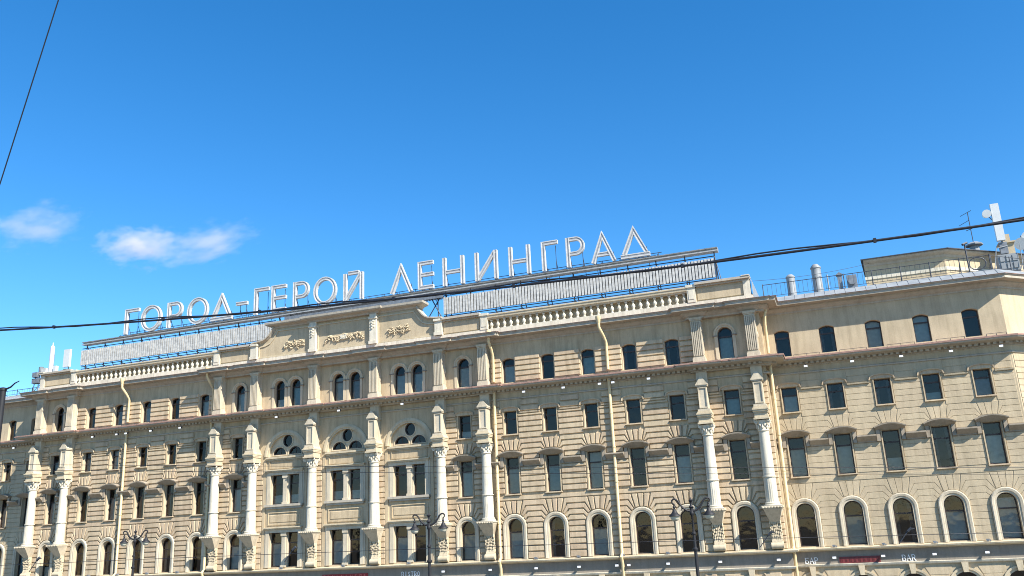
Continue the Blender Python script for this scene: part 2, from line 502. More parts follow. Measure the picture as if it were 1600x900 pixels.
def dedupe(P):
    out = []
    for p in P:
        if not out or (Vector(p) - Vector(out[-1])).length > 1e-4: out.append(p)
    if (Vector(out[0]) - Vector(out[-1])).length < 1e-4: out.pop()
    return out
def courses(js, left, right_, y, proud, gap, wall, mat=None):
    for k in range(len(js) - 1):
        Pl0, Ql0 = side_pts(left, js[k]); Pl1, Ql1 = side_pts(left, js[k + 1])
        Pr0, Qr0 = side_pts(right_, js[k]); Pr1, Qr1 = side_pts(right_, js[k + 1])
        mg = lambda p, q: ((p[0] + q[0]) / 2, (p[1] + q[1]) / 2)
        if (Vector(Pl0) - Vector(Pl1)).length < 0.12: Pl0 = Pl1 = mg(Pl0, Pl1)
        if (Vector(Pr0) - Vector(Pr1)).length < 0.12: Pr0 = Pr1 = mg(Pr0, Pr1)
        P = dedupe([Pl0, Ql0, Qr0, Pr0, Pr1, Qr1, Ql1, Pl1])
        BLOCKS.append((inset_poly(P, gap / 2), y, proud, wall, mat))
def fan(u, zc0, hw0, z1, hw1, n, y, proud, gap, wall, curve=0.05, mat=None):
    for i in range(n):
        a, b = -1 + 2 * i / n, -1 + 2 * (i + 1) / n
        za = zc0 + curve * (1 - a * a); zb = zc0 + curve * (1 - b * b)
        P = [(u + a * hw0, za), (u + b * hw0, zb), (u + b * hw1, z1), (u + a * hw1, z1)]
        BLOCKS.append((inset_poly(P, gap / 2), y, proud, wall, mat))
def rusticate(ws, a, b, y, wall, proud, gap, top=True, mat=None):
    sides = [('e', a)]
    for w in ws: sides += [('w', w, -1), ('w', w, 1)]
    sides.append(('e', b))
    for i in range(0, len(sides), 2):
        l, r = sides[i], sides[i + 1]
        for js in (joints_A(.88), JB1, JB2, JC, JC2, JG) + ((JD,) if top else ()):
            courses(js, l, r, y, proud, gap, wall, mat)
    for w in ws:
        fan(w, 9.41, .43, 10.39, .65, 3, y, proud, gap, wall, 0.08, mat)
        fan(w, 13.80, .41, 14.63, .61, 3, y, proud, gap, wall, 0.03, mat)
rusticate(RW, 12.12, 26.98, 0.0, wall_main, 0.11, 0.055)
rusticate(LW, -26.98, -12.12, 0.0, wall_main, 0.11, 0.055)
for u, a, b in ((UP, 27.4, 30.9), (-UP, -30.9, -27.4), (US, 8.2, 11.66), (-US, -11.66, -8.2)):
    rusticate([u], a, b, 0.0, wall_main, 0.11, 0.055, top=False)
zq = [6.45 + 0.3925 * i for i in range(21)]
for c in (-UC, 0, UC):
    for s in (-1, 1):
        x0, x1 = sorted((c + s * 2.02, c + s * 2.62))
        for k in range(20):
            BLOCKS.append((inset_poly([(x0, zq[k]), (x1, zq[k]), (x1, zq[k + 1]), (x0, zq[k + 1])], 0.015), 0.0, 0.085, wall_main, None))
for s, y0 in ((1, 0),):
    for k in range(27):      # narrow strip outside the last columns
        z = 6.45 + 0.3925 * k
        if z > 17.3: break
        for u0, u1 in ((31.0, 31.47), (-31.47, -31.0)):
            BLOCKS.append((inset_poly([(u0, z), (u1, z), (u1, z + .3925), (u0, z + .3925)], 0.015), 0.0, 0.085, wall_main, None))
rusticate(WW, 31.56, 45.95, WY, wall_rw, 0.026, 0.010, top=False)
rusticate(LWING[::-1], -45.9, -31.55, WY, wall_lw, 0.05, 0.018, top=False)
rusticate([2.6], 0.06, 4.4, 0.0, wall_fc, 0.035, 0.012, top=False, mat=FACET)

def shown(b):
    P, y, pr, w, mt = b
    cx = sum(p[0] for p in P) / len(P); cz = sum(p[1] for p in P) / len(P)
    if mt is not None: return 0
    ar = abs(sum(P[i][0] * P[(i + 1) % len(P)][1] - P[(i + 1) % len(P)][0] * P[i][1] for i in range(len(P)))) / 2
    d = Vector((cx, y, cz)) - CAM
    x = d.dot(right) / d.dot(fwd)
    if abs(x) > 0.6 or d.dot(up) / d.dot(fwd) < -0.335: return 0
    return ar / d.length_squared
BLOCKS.sort(key=shown, reverse=True)
cache = {}
rest = {}
for i, (P, y, proud, wall, mt) in enumerate(BLOCKS):
    ins = 0.034 if proud > 0.06 else 0.018
    bm_ = BLOCK if wall is wall_main else WING
    if i < 295:
        x0, z0 = min(p[0] for p in P), min(p[1] for p in P)
        rel = [(round(p[0] - x0, 3), round(p[1] - z0, 3)) for p in P]
        key = (tuple(rel), proud, bm_.name)
        if key not in cache:
            b = MB(); b.prism(rel, -proud, 0.006, 0, ins)
            cache[key] = b.mesh("stone_block", bm_)
        link("stone_block", cache[key], wall, (x0, y, z0))
    else:
        k = wall.name
        if k not in rest: rest[k] = (MB(), wall, bm_)
        rest[k][0].prism(P, y - proud, y + 0.006, 0, ins)
for k, (b, wall, bm_) in rest.items():
    tag(b.build("stone_courses", bm_, wall), kind='stuff')

# ---- windows ------------------------------------------------------------
def frame_of(hole, w, y0, y1, mb, mi=0):
    inn = inset_poly(hole, w); n = len(hole)
    vv = [(p[0], y0, p[1]) for p in hole] + [(p[0], y0, p[1]) for p in inn] + [(p[0], y1, p[1]) for p in inn]
    fs = [(k, (k + 1) % n, n + (k + 1) % n, n + k) for k in range(n)] + [(n + k, n + (k + 1) % n, 2 * n + (k + 1) % n, 2 * n + k) for k in range(n)]
    mb.faces(vv, fs, mi)
WMESH = {}
def window_meshes(kind):
    if kind in WMESH: return WMESH[kind]
    h = hole_for(kind, 0)
    z0 = min(p[1] for p in h); z1 = max(p[1] for p in h); hw = max(p[0] for p in h)
    sash = MB()
    frame_of(h, 0.07, GL - 0.03, GL + 0.05, sash)
    zt = {'A': 8.25, 'B': 12.62, 'C': 16.12, 'D': 20.02, 'E': 20.28, 'G': 3.6, 'P': 8.3, 'Q': 12.75}[kind]
    if kind in 'PQ':
        for s in (-1, 1):
            x0, x1 = sorted((s * 0.27, s * 1.26))
            sash.box(x0, x1, GL - 0.028, GL + 0.04, zt - 0.045, zt + 0.045)
            sash.box(x0 if s > 0 else x1 - 0.06, x0 + 0.06 if s > 0 else x1, GL - 0.029, GL + 0.04, z0 + 0.05, z1 - 0.05)
    else:
        sash.box(-hw + 0.05, hw - 0.05, GL - 0.028, GL + 0.04, zt - 0.045, zt + 0.045)
        if kind == 'G': sash.box(-0.035, 0.035, GL - 0.027, GL + 0.04, z0, zt)
    pane = MB(); inn = inset_poly(h, 0.05)
    pane.poly([(p[0], GL + 0.012, p[1]) for p in inn])
    blind = MB(); yb = GL + 0.12
    if kind in 'PQ':
        blind.box(-1.22, -0.3, yb, yb + 0.01, z0 + 0.1, zt - 0.05)
    else: blind.box(-hw + 0.04, hw - 0.04, yb, yb + 0.01, z0 + 0.02, zt - 0.03)
    full = MB()
    top = z1 - (0.30 if kind in 'AEG' else 0.06)
    full.box(-hw + 0.05, hw - 0.05, yb, yb + 0.01, z0 + 0.02, top)
    half = MB(); half.box(-hw + 0.04, hw - 0.04, yb, yb + 0.01, z0 + 0.02, z0 + (zt - z0) * 0.45)
    dr = MB()
    for s in (-1, 1):
        n = 10
        for k in range(n):
            t0, t1 = k / n, (k + 1) / n
            xa, xb = s * (hw - 0.03 - 0.42 * hw * t0), s * (hw - 0.03 - 0.42 * hw * t1)
            ya, yb2 = yb + 0.05 + 0.04 * math.sin(k * 2.1), yb + 0.05 + 0.04 * math.sin((k + 1) * 2.1)
            dr.poly([(xa, ya, z0 + 0.02), (xb, yb2, z0 + 0.02), (xb, yb2, top), (xa, ya, top)])
    sur = MB(); sill = MB(); hood = MB()
    if kind == 'A':
        pr = [(0.0, 0.02), (0.0, -0.10), (0.10, -0.10), (0.13, -0.15), (0.26, -0.17), (0.32, -0.13), (0.32, 0.02)]
        path = [(0.56, 6.46), (0.56, 8.6)] + arc((0, 8.6), 0.56, 0, 180, 16)[1:] + [(-0.56, 6.46)]
        ribbon(sur, path, [(-o, y) for o, y in pr])
    elif kind == 'B':
        for s in (-1, 1):
            pass
        ribbon(sur, [(0.50, 10.835), (0.50, 13.352), (-0.50, 13.352), (-0.50, 10.835)], [(0.0, 0.01), (0.0, -0.09), (-0.075, -0.09), (-0.075, 0.01)])
        for s in (-1, 1):     # ears beside the head of the window
            x0, x1 = sorted((s * 0.62, s * 0.84))
            hood.prism([(x0, 12.70), (x1, 12.70), (x1, 13.40), (x0, 13.40)] , -0.20, 0.0)
        ang = [-1 + k / 7 for k in range(15)]
        upc = [(0.92 * t, -0.50, 13.50 + 0.22 * (1 - t * t)) for t in ang]
        low = [(0.80 * t, -0.12, 13.36 + 0.02 * (1 - t * t)) for t in ang]
        top_ = [(0.94 * t, -0.51, 13.57 + 0.22 * (1 - t * t)) for t in ang]
        bk_ = [(0.94 * t, 0.0, 13.61 + 0.22 * (1 - t * t)) for t in ang]
        m_ = len(ang)
        hood.faces(low + upc + top_ + bk_, [(r_ * m_ + k, r_ * m_ + k + 1, (r_ + 1) * m_ + k + 1, (r_ + 1) * m_ + k) for r_ in range(3) for k in range(m_ - 1)])
        hood.faces([low[0], upc[0], top_[0], bk_[0], (-0.80, 0.0, 13.36)], [(0, 1, 2, 3, 4)]); hood.faces([low[-1], upc[-1], top_[-1], bk_[-1], (0.80, 0.0, 13.36)], [(4, 3, 2, 1, 0)])
        hood.faces([low[0], (-0.80, 0.0, 13.36), (0.80, 0.0, 13.36), low[-1]], [(0, 1, 2, 3)])
        sill.prism([(-0.60, 10.75), (0.60, 10.75), (0.60, 10.83), (-0.60, 10.83)], -0.20, 0.0, back=True)
    elif kind == 'C':
        for s in (-1, 1):
            pass
        ribbon(sur, [(0.49, 14.995), (0.49, 16.642), (-0.49, 16.642), (-0.49, 14.995)], [(0.0, 0.01), (0.0, -0.085), (-0.07, -0.085), (-0.07, 0.01)])
        cap = [(-0.74, 16.58)] + [(0.70 * math.cos(R(a)), 16.72 + 0.20 * math.sin(R(a))) for a in range(180, -1, -15)] + [(0.74, 16.58)]
        hood.prism([(-0.68, 16.65), (0.68, 16.65), (0.68, 16.72)] + [(0.68 * math.cos(R(a)), 16.72 + 0.18 * math.sin(R(a))) for a in range(20, 180, 20)] + [(-0.68, 16.72)], -0.10, 0.0)
        ribbon(hood, cap, [(-0.03, -0.09), (-0.02, -0.18), (0.05, -0.19), (0.055, -0.08)])
        sill.prism([(-0.58, 14.91), (0.58, 14.91), (0.58, 14.99), (-0.58, 14.99)], -0.20, 0.0, back=True)
    elif kind == 'D':
        pass
    elif kind == 'E':
        path = [(0.49, 20.36)] + arc((0, 20.42), 0.49, 0, 180, 16) + [(-0.49, 20.36)]
        ribbon(sur, path, [(-o, y) for o, y in [(0.0, 0.02), (0.0, -0.05), (0.10, -0.05), (0.12, -0.10), (0.22, -0.12), (0.26, -0.08), (0.26, 0.02)]])
        for s in (-1, 1):
            x0, x1 = sorted((s * 0.49, s * 0.70)); sur.box(x0, x1, -0.06, 0.02, 18.74, 20.30)
            x0, x1 = sorted((s * 0.475, s * 0.80)); sur.box(x0, x1, -0.135, 0.015, 20.29, 20.365, 1)
    elif kind == 'G':
        path = [(0.74, 0.3), (0.74, 4.0)] + arc((0, 4.0), 0.74, 0, 180, 16)[1:] + [(-0.74, 0.3)]
        ribbon(sur, path, [(-o, y) for o, y in [(0, 0.02), (0, -0.06), (0.12, -0.06), (0.14, -0.11), (0.26, -0.12), (0.26, 0.02)]])
        hood.prism([(-0.13, 4.72), (0.13, 4.72), (0.19, 5.28), (-0.19, 5.28)], -0.26, 0.0)
    elif kind in 'PQ':
        zt2 = z1 + 0.40
        for s in (-1, 1):
            x0, x1 = sorted((s * 1.30, s * 1.60)); sur.box(x0, x1, -0.10, 0.02, z0 - 0.02, z1 + 0.002)
            x0, x1 = sorted((s * 1.60, s * 1.72)); sur.box(x0, x1, -0.06, 0.02, z0 - 0.02, zt2)
        sur.box(-1.6, 1.6, -0.11, 0.02, z1, z1 + 0.24)
        hood.box(-1.68, 1.68, -0.22, 0.0, z1 + 0.24, z1 + 0.33); hood.box(-1.73, 1.73, -0.30, 0.0, z1 + 0.33, z1 + 0.41)
        # mullion pier
        sur.box(-0.26, 0.26, 0.06, GL + 0.06, z0, z1)
        sur.box(-0.17, 0.17, -0.03, 0.07, z0 + 0.15, z1 - 0.28)
        sur.box(-0.24, 0.24, -0.08, 0.07, z1 - 0.26, z1 - 0.001); sur.box(-0.24, 0.24, -0.07, 0.07, z0 - 0.02, z0 + 0.15)
        if kind == 'Q':
            sill.box(-1.70, 1.70, -0.26, 0.0, 11.02, 11.19); sill.box(-1.62, 1.62, -0.17, 0.0, 10.86, 11.02)
    if kind == 'E': sur.box(-0.60, 0.60, -0.08, 0.02, 18.70, 18.745)
    d = dict(sash=sash.mesh("window", SASH), pane=pane.mesh("pane", GLASS), blind=blind.mesh("curtain", BLIND), full=full.mesh("curtain", BLIND),
             half=half.mesh("curtain", BLIND), drape=dr.mesh("curtain", DRAPE),
             sur=sur.mesh("surround", [CREAM if kind in 'APQ' else (WALL if kind in 'BC' else TRIM), FASCIA]) if sur.v else None,
             sill=sill.mesh("sill", CORN if kind == 'Q' else BLOCK) if sill.v else None,
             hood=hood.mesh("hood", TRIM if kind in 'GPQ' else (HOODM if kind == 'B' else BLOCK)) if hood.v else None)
    WMESH[kind] = d
    return d
CUR = {}
def add_window(kind, u, y, cur=None, mat=None):
    d = window_meshes(kind)
    w = link("window", d['sash'], hotel, (u, y, 0), mat)
    pn_ = link("pane", d['pane'], w)
    pn_.rotation_euler = (R(random.uniform(-0.9, 0.9)) * 0.02, 0, R(random.uniform(-1.6, 1.6)))
    if cur is None:
        cur = random.choices(['none', 'blind', 'full', 'drape', 'half'], {'A': [2, 5, 1, 2, 1], 'B': [2, 4, 2, 2, 2], 'C': [3, 3, 1, 2, 2], 'D': [3, 4, 1, 2, 2], 'E': [2, 4, 1, 1, 1],
                                                                         'G': [6, 0, 0, 1, 0], 'P': [2, 4, 0, 2, 2], 'Q': [2, 4, 0, 2, 2]}[kind])[0]
    if cur != 'none':
        c_ = link("curtain", d[cur], w)
        if cur != 'drape':
            c_.material_slots[0].link = 'OBJECT'; c_.material_slots[0].material = random.choice(BLINDS)
    for k in ('sur', 'sill', 'hood'):
        if d[k]: link({'sur': 'surround'}.get(k, k), d[k], w)
    return w
CURT = {('A', 0): 'blind', ('A', 1): 'drape', ('A', 2): 'blind', ('A', 3): 'none', ('A', 4): 'none', ('B', 0): 'blind', ('B', 1): 'blind', ('B', 2): 'full', ('B', 3): 'none', ('B', 4): 'blind',
        ('C', 0): 'none', ('C', 1): 'none', ('C', 2): 'none', ('C', 3): 'none', ('C', 4): 'none'}
CURW = {('A', 0): 'none', ('A', 1): 'blind', ('A', 2): 'drape', ('A', 3): 'blind', ('A', 4): 'full', ('B', 0): 'blind', ('B', 1): 'blind', ('B', 2): 'half', ('B', 3): 'drape', ('B', 4): 'blind'}
for ws, y, cm in ((RW, 0, CURT), (LW, 0, {}), (WW, WY, CURW), (LWING, WY, {})):
    for i, u in enumerate(ws):
        for k in 'ABCDG': add_window(k, u, y, cm.get((k, i)))
for u in (UP, -UP, US, -US):
    for k in 'ABCEG': add_window(k, u, 0)
for u in (2.6, 5.8):
    for k in 'ABCDG': add_window(k, u, 0, mat=FACET)
for c in (-UC, 0, UC):
    for k in 'PQG': add_window(k, c, 0)
    for s in (-1, 1): add_window('E', c + s * 0.74, 0)
    # lunette: tympanum with an oculus and two half rounds
    ty = MB()
    big = hole_arch(0, 1.62, 14.86, 14.9, 20)
    oc = [(0.43 * math.cos(R(a)), 16.06 + 0.48 * math.sin(R(a))) for a in range(0, 360, 18)]
    hl = [[(s * 0.71 - 0.59, 15.0), (s * 0.71 + 0.59, 15.0)] + arc((s * 0.71, 15.0), 0.59, 0, 180, 14)[1:-1] for s in (-1, 1)]
    wall_cell_loops = [big, oc] + hl
    flat = [p for l in wall_cell_loops for p in l]
    tris = tessellate_polygon([[Vector((p[0], p[1], 0)) for p in l] for l in wall_cell_loops])
    ty.v = [(p[0], 0.22, p[1]) for p in flat]
    for t in tris:
        a, b_, c_ = (flat[k] for k in t)
        ar = (b_[0] - a[0]) * (c_[1] - a[1]) - (c_[0] - a[0]) * (b_[1] - a[1])
        ty.f.append(tuple(t) if ar > 0 else (t[0], t[2], t[1])); ty.mi.append(0)
    for h in [oc] + hl:
        n = len(h)
        ty.faces([(p[0], 0.22, p[1]) for p in h] + [(p[0], 0.46, p[1]) for p in h], [(k, (k + 1) % n, n + (k + 1) % n, n + k) for k in range(n)])
        ribbon(ty, h, [(0.0, 0.225), (0.0, 0.18), (-0.07, 0.17), (-0.08, 0.225)], closed=True)
    ty_o = ty.build("tympanum", TRIM, hotel, loc=(c, 0, 0))
    for h in [oc] + hl:
        s_ = MB(); frame_of(h, 0.06, 0.24, 0.42, s_)
        if h is not oc: s_.box(sum(p[0] for p in h[:2]) / 2 - 0.025, sum(p[0] for p in h[:2]) / 2 + 0.025, 0.345, 0.40, 15.03, 15.57)
        w_ = s_.build("window", SASH, hotel, loc=(c, 0, 0))
        p_ = MB(); p_.poly([(p[0], 0.37, p[1]) for p in inset_poly(h, 0.055)]); p_.build("pane", GLASS, w_)
    av = MB()
    path = arc((0, 14.9), 1.62, 0, 180, 28)
    ribbon(av, path, [(-o, y) for o, y in [(0, 0.02), (0, -0.03), (0.10, -0.03), (0.12, -0.09), (0.27, -0.11), (0.36, -0.07), (0.36, 0.02)]])
    av.box(-1.74, 1.74, -0.20, 0.02, 14.70, 14.84); av.box(-1.66, 1.66, -0.10, 0.02, 14.58, 14.70)
    av.build("archivolt", TRIM, hotel, True, (c, 0, 0))
    pn = MB()     # panel between the storeys and the small plinth panel under the arch
    for z0_, z1_ in ((9.70, 10.55), (13.98, 14.5)):
        ribbon(pn, hole_rect(0, 1.42, z0_, z1_), [(0, 0.005), (0, -0.06), (-0.07, -0.05), (-0.08, 0.005)], closed=True)
    pn.prism(hole_rect(0, 1.30, 9.84, 10.41), -0.035, 0.0, 0, 0.03)
    for s in (-1, 1):
        x0, x1 = sorted((s * 1.75, s * 1.99)); pn.box(x0, x1, -0.07, 0.0, 6.45, 14.56)
    pn.build("wall_panel", WALL, hotel, False, (c, 0, 0))

# ---- bands, cornices ----------------------------------------------------
def plan_main(bay, pav, brk=0.0):
    """front line of the facade with the two end pavilions and the centre stepping forward"""
    pts = [(-46.0, WY - bay), (-31.62 - pav * 0.55, WY - bay)]
    def run(a, b, y, cols):
        out = [(a, y)]
        for c in cols:
            if brk: out += [(c - 0.52, y), (c - 0.52, y - brk), (c + 0.52, y - brk), (c + 0.52, y)]
        out.append((b, y)); return out
    a = 31.62 + pav * 0.55
    pts += run(-a, -26.72, -pav, [-30.9, -27.35])
    pts += [(-26.72, -bay), (-12.32, -bay)]
    pts += run(-12.32, 12.32, -pav, [c for c in COLS if abs(c) < 12])
    pts += [(12.32, -bay), (26.72, -bay)]
    pts += run(26.72, a, -pav, [27.35, 30.9])
    cx, cy = 46.05 + 0.0, WY
    pts += [(a, WY - bay), (cx + bay * math.tan(R(21)), WY - bay), (cx + 8 * math.cos(R(42)) + bay * math.sin(R(42)), cy + 8 * math.sin(R(42)) - bay * math.cos(R(42)))]
    return dedupe(pts)
def cornice(name, plan, prof, mat_):
    b = MB(); sweep(b, plan, prof); return b.build(name, mat_, hotel)
PL0 = plan_main(0.0, 0.0, 0.0)
# ledge over the ground floor, fascia and moulding
cornice("ledge", PL0, [(-0.05, 6.18), (0.20, 6.20), (0.26, 6.26), (0.42, 6.28), (0.45, 6.37), (0.30, 6.41), (-0.05, 6.448)], TRIM)
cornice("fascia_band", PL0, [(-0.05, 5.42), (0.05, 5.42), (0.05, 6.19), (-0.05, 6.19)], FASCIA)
cornice("fascia_moulding", PL0, [(-0.05, 5.24), (0.10, 5.25), (0.16, 5.30), (0.20, 5.40), (0.06, 5.425), (-0.05, 5.425)], WHITE)
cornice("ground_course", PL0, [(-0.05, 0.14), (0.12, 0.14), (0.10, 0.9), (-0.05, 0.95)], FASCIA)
# frieze lines below the middle cornice
PB = plan_main(0.0, 0.04, 0.0)
cornice("frieze_moulding", PL0, [(-0.03, 17.46), (0.09, 17.48), (0.11, 17.55), (0.05, 17.60), (-0.03, 17.62)], CORN)
PM = plan_main(0.0, 0.30, 0.14)
MIDP = [(-0.7, 17.96), (0.05, 17.97), (0.07, 18.04), (0.20, 18.06), (0.20, 18.17), (0.42, 18.19), (0.50, 18.22), (0.86, 18.24), (0.93, 18.28), (0.95, 18.40), (0.92, 18.42), (-0.7, 18.43)]
cornice("middle_cornice", PM, MIDP, CORN)
cornice("cornice_flashing", PM, [(0.90, 18.424), (0.985, 18.36), (1.0, 18.36), (1.01, 18.46), (0.60, 18.53), (0.0, 18.66), (-0.7, 18.70), (-0.7, 18.45)], FLASH)
TOPP = [(-0.7, 21.60), (0.05, 21.62), (0.06, 21.73), (0.16, 21.79), (0.30, 21.92), (0.35, 21.94), (0.35, 22.02), (0.87, 22.04), (0.89, 22.05), (0.89, 22.21), (0.95, 22.24), (0.96, 22.31), (-0.7, 22.34)]
PT = plan_main(0.0, 0.32, 0.14)
cornice("top_cornice", PT, TOPP, CORN)
cornice("cornice_flashing", PT, [(0.92, 22.304), (1.0, 22.29), (1.01, 22.32), (0.4, 22.44), (-0.7, 22.56), (-0.7, 22.35)], FLASH)
# dentils under the middle cornice
dn = MB()
for i in range(len(PM) - 1):
    a, b_ = Vector(PM[i]), Vector(PM[i + 1])
    d = b_ - a
    if d.length < 0.9: continue
    n = int(d.length / 0.34); e = d.normalized(); nn = Vector((e.y, -e.x))
    for k in range(n):
        c = a + e * (d.length * (k + 0.5) / n)
        p = [c - e * 0.10 + nn * 0.19, c + e * 0.10 + nn * 0.19, c + e * 0.10 + nn * 0.42, c - e * 0.10 + nn * 0.42]
        vv = [(q.x, q.y, 18.05) for q in p] + [(q.x, q.y, 18.189) for q in p]
        dn.faces(vv, [(0, 1, 2, 3), (0, 4, 5, 1), (1, 5, 6, 2), (2, 6, 7, 3), (3, 7, 4, 0)])
tag(dn.build("dentil_row", CORN, hotel), kind='stuff')
# snow guards and clutter on the flashing of the right wing and bays: low rail
def low_rail(u0, u1, y, z):
    b = MB(); b.tube([(u0, y, z + 0.16), (u1, y, z + 0.16)], 0.014, 5)
    n = max(2, int((u1 - u0) / 0.7))
    for k in range(n + 1):
        u = u0 + (u1 - u0) * k / n
        b.tube([(u, y, z - 0.02), (u, y, z + 0.16)], 0.014, 5)
        b.tube([(u, y, z + 0.16), (u, y + 0.25, z + 0.04)], 0.010, 4)
    return b.build("snow_guard", DARKSTEEL, hotel)
for i in range(4): low_rail(WW[i] + 0.62, WW[i + 1] - 0.62, WY - 0.55, 18.52)
for i in range(4): low_rail(RW[i] + 0.62, RW[i + 1] - 0.62, -0.55, 18.52)
for i in range(4): low_rail(LW[i] + 0.62, LW[i + 1] - 0.62, -0.55, 18.52)
low_rail(WW[4] + 0.6, 45.9, WY - 0.55, 18.52)
# moulded string courses that link the window heads of the third and fourth floors
def string_runs(ws, a, b, y, z0, z1, half, prof, mt=None):
    ed = [a] + [x for w in ws for x in (w - half, w + half)] + [b]
    for i in range(0, len(ed), 2):
        if ed[i + 1] - ed[i] < 0.15: continue
        bb = MB(); sweep(bb, [(ed[i], y), (ed[i + 1], y)], prof); bb.build("string_course", mt or (BLOCK if y == 0 else WING), hotel)
SB = [(-0.02, 12.66), (0.09, 12.68), (0.10, 12.74), (0.44, 13.02), (0.46, 13.03), (0.46, 13.11), (-0.02, 13.17)]
SC = [(-0.02, 16.42), (0.12, 16.43), (0.14, 16.52), (-0.02, 16.55)]
for ws, a, b, y in ((RW, 12.1, 26.98, 0), (LW, -26.98, -12.1, 0), ([UP], 27.7, 30.55, 0), ([-UP], -30.55, -27.7, 0), ([US], 8.5, 11.4, 0), ([-US], -11.4, -8.5, 0), (WW, 31.56, 46.0, WY), (LWING[::-1], -46, -31.6, WY)):
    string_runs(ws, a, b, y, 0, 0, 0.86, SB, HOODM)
    string_runs(ws, a, b, y, 0, 0, 0.75, SC)
    bb = MB(); sweep(bb, [(a, y), (b, y)], [(-0.02, 10.42), (0.095 if y == 0 else 0.04, 10.425), (0.095 if y == 0 else 0.04, 10.66), (-0.02, 10.67)]); bb.build("string_course", BLOCK if y == 0 else WING, hotel)

# ---- columns ------------------------------------------------------------
def column_meshes():
    sh = MB(); n = 40
    zs = [9.30, 9.5, 10.2, 10.86, 10.87, 11.8, 12.8, 13.74]
    rings = []
    CY = -0.42
    for z in zs:
        fl = z < 10.865
        r = 0.375 - 0.05 * ((z - 9.3) / 4.4) ** 1.6
        for k in range(n):
            rr = r - (0.022 if (fl and k % 2) else 0.0) + (0.012 if fl else 0)
            a = 2 * math.pi * k / n
            sh.v.append((rr * math.cos(a), CY + rr * math.sin(a), z))
    for i in range(len(zs) - 1):
        for k in range(n):
            a, b = i * n + k, i * n + (k + 1) % n
            sh.f.append((a, b, b + n, a + n)); sh.mi.append(0)
    sh.lathe([(0.385, 10.82), (0.43, 10.83), (0.43, 10.89), (0.385, 10.90)], (0, CY, 0), 24)
    base = MB()
    base.lathe([(0.40, 9.30), (0.44, 9.30), (0.47, 9.26), (0.46, 9.21), (0.44, 9.19), (0.52, 9.16), (0.52, 9.09), (0.3, 9.08)][::-1], (0, CY, 0), 24)
    cap = MB()
    cap.lathe([(0.36, 13.70), (0.40, 13.73), (0.40, 13.78), (0.36, 13.80), (0.37, 14.10), (0.44, 14.32), (0.47, 14.40), (0.3, 14.42)], (0, CY, 0), 20)
    for k in range(16):
        a = 2 * math.pi * k / 16
        rr = 0.40 + 0.02 * (k % 2); cap.blob((rr * math.cos(a), CY + rr * math.sin(a), 13.98 + 0.16 * (k % 2)), 0.075, 0.075, 0.15)
    for sx in (-1, 1):
        for sy in (-1, 0.6):
            c = (sx * 0.42, CY + sy * 0.40, 14.33)
            ring = [(c[0] + 0.0 + 0.10 * math.cos(a) * sx, c[1] + 0.05 * math.cos(a) * sy, c[2] + 0.11 * math.sin(a)) for a in [k * math.pi / 5 for k in range(11)]]
            cap.tube(ring, 0.05, 6)
            cap.blob(c, 0.09, 0.09, 0.08)
    ab = MB()
    ab.box(-0.56, 0.56, -1.02, 0.0, 14.45, 14.56)
    ab.box(-0.48, 0.48, -0.94, 0.0, 14.56, 14.86); ab.box(-0.54, 0.54, -1.0, 0.0, 14.86, 14.95); ab.box(-0.56, 0.56, -1.07, 0.0, 14.95, 15.06)
    ab.box(-0.59, 0.59, -1.12, 0.0, 15.06, 15.14); ab.prism([(-0.58, 15.14), (0.58, 15.14), (0.46, 15.30), (-0.46, 15.30)], -0.98, 0.0)
    pier = MB()
    pier.box(-0.46, 0.46, -0.94, 0.0, 15.28, 15.42); pier.box(-0.34, 0.34, -0.84, 0.0, 15.42, 16.92)
    ribbon(pier, hole_rect(0, 0.25, 15.56, 16.80), [(0, -0.835), (0, -0.90), (-0.07, -0.905), (-0.08, -0.835)], closed=True)
    pier.box(-0.43, 0.43, -0.94, 0.0, 16.92, 17.00); pier.box(-0.46, 0.46, -0.98, 0.0, 17.00, 17.08)
    pier.prism([(-0.44, 17.08), (0.44, 17.08), (0.06, 17.56), (-0.06, 17.56)], -0.95, -0.2)
    pier.box(-0.42, 0.42, -0.42, 0.0, 17.081, 18.0)
    slab = MB()
    slab.box(-0.70, 0.70, -1.20, 0.0, 8.97, 9.08); slab.box(-0.64, 0.64, -1.12, 0.0, 8.88, 8.97)
    for i in range(7): slab.blob((-0.62 + 0.2 * i, -1.19, 8.98), 0.09, 0.05, 0.06)
    tr = [(-0.30, -0.36, 8.05), (0.30, -0.36, 8.05), (0.62, -1.10, 8.88), (-0.62, -1.10, 8.88), (-0.30, 0, 8.05), (0.30, 0, 8.05), (0.62, 0, 8.88), (-0.62, 0, 8.88)]
    slab.faces(tr, [(0, 1, 2, 3), (1, 5, 6, 2), (0, 3, 7, 4), (0, 4, 5, 1)])
    cb = MB()
    side = [(0.0, 6.44), (-0.28, 6.46), (-0.44, 6.62), (-0.46, 6.82), (-0.36, 7.02), (-0.28, 7.3), (-0.28, 7.7), (-0.32, 8.1), (-0.34, 8.3), (0.0, 8.3)]
    k = len(side)
    for s in (0,):
        vv = [(-0.31, y, z) for y, z in side] + [(0.31, y, z) for y, z in side]
        fs = [tuple(range(k)), tuple(range(2 * k - 1, k - 1, -1))] + [(i, i + k, (i + 1) % k + k, (i + 1) % k) for i in range(k)]
        cb.faces(vv, fs)
    cb.tube([(-0.37, -0.36, 6.68), (0.37, -0.36, 6.68)], 0.20, 14)
    rn = random.Random(3)
    for i in range(5):
        for j in range(7):
            z = 7.05 + 0.2 * j; yy = -0.30 - 0.008 * j
            cb.blob((-0.22 + 0.11 * i + rn.uniform(-.02, .02), yy, z + rn.uniform(-.04, .04)), 0.07, 0.08, 0.12)
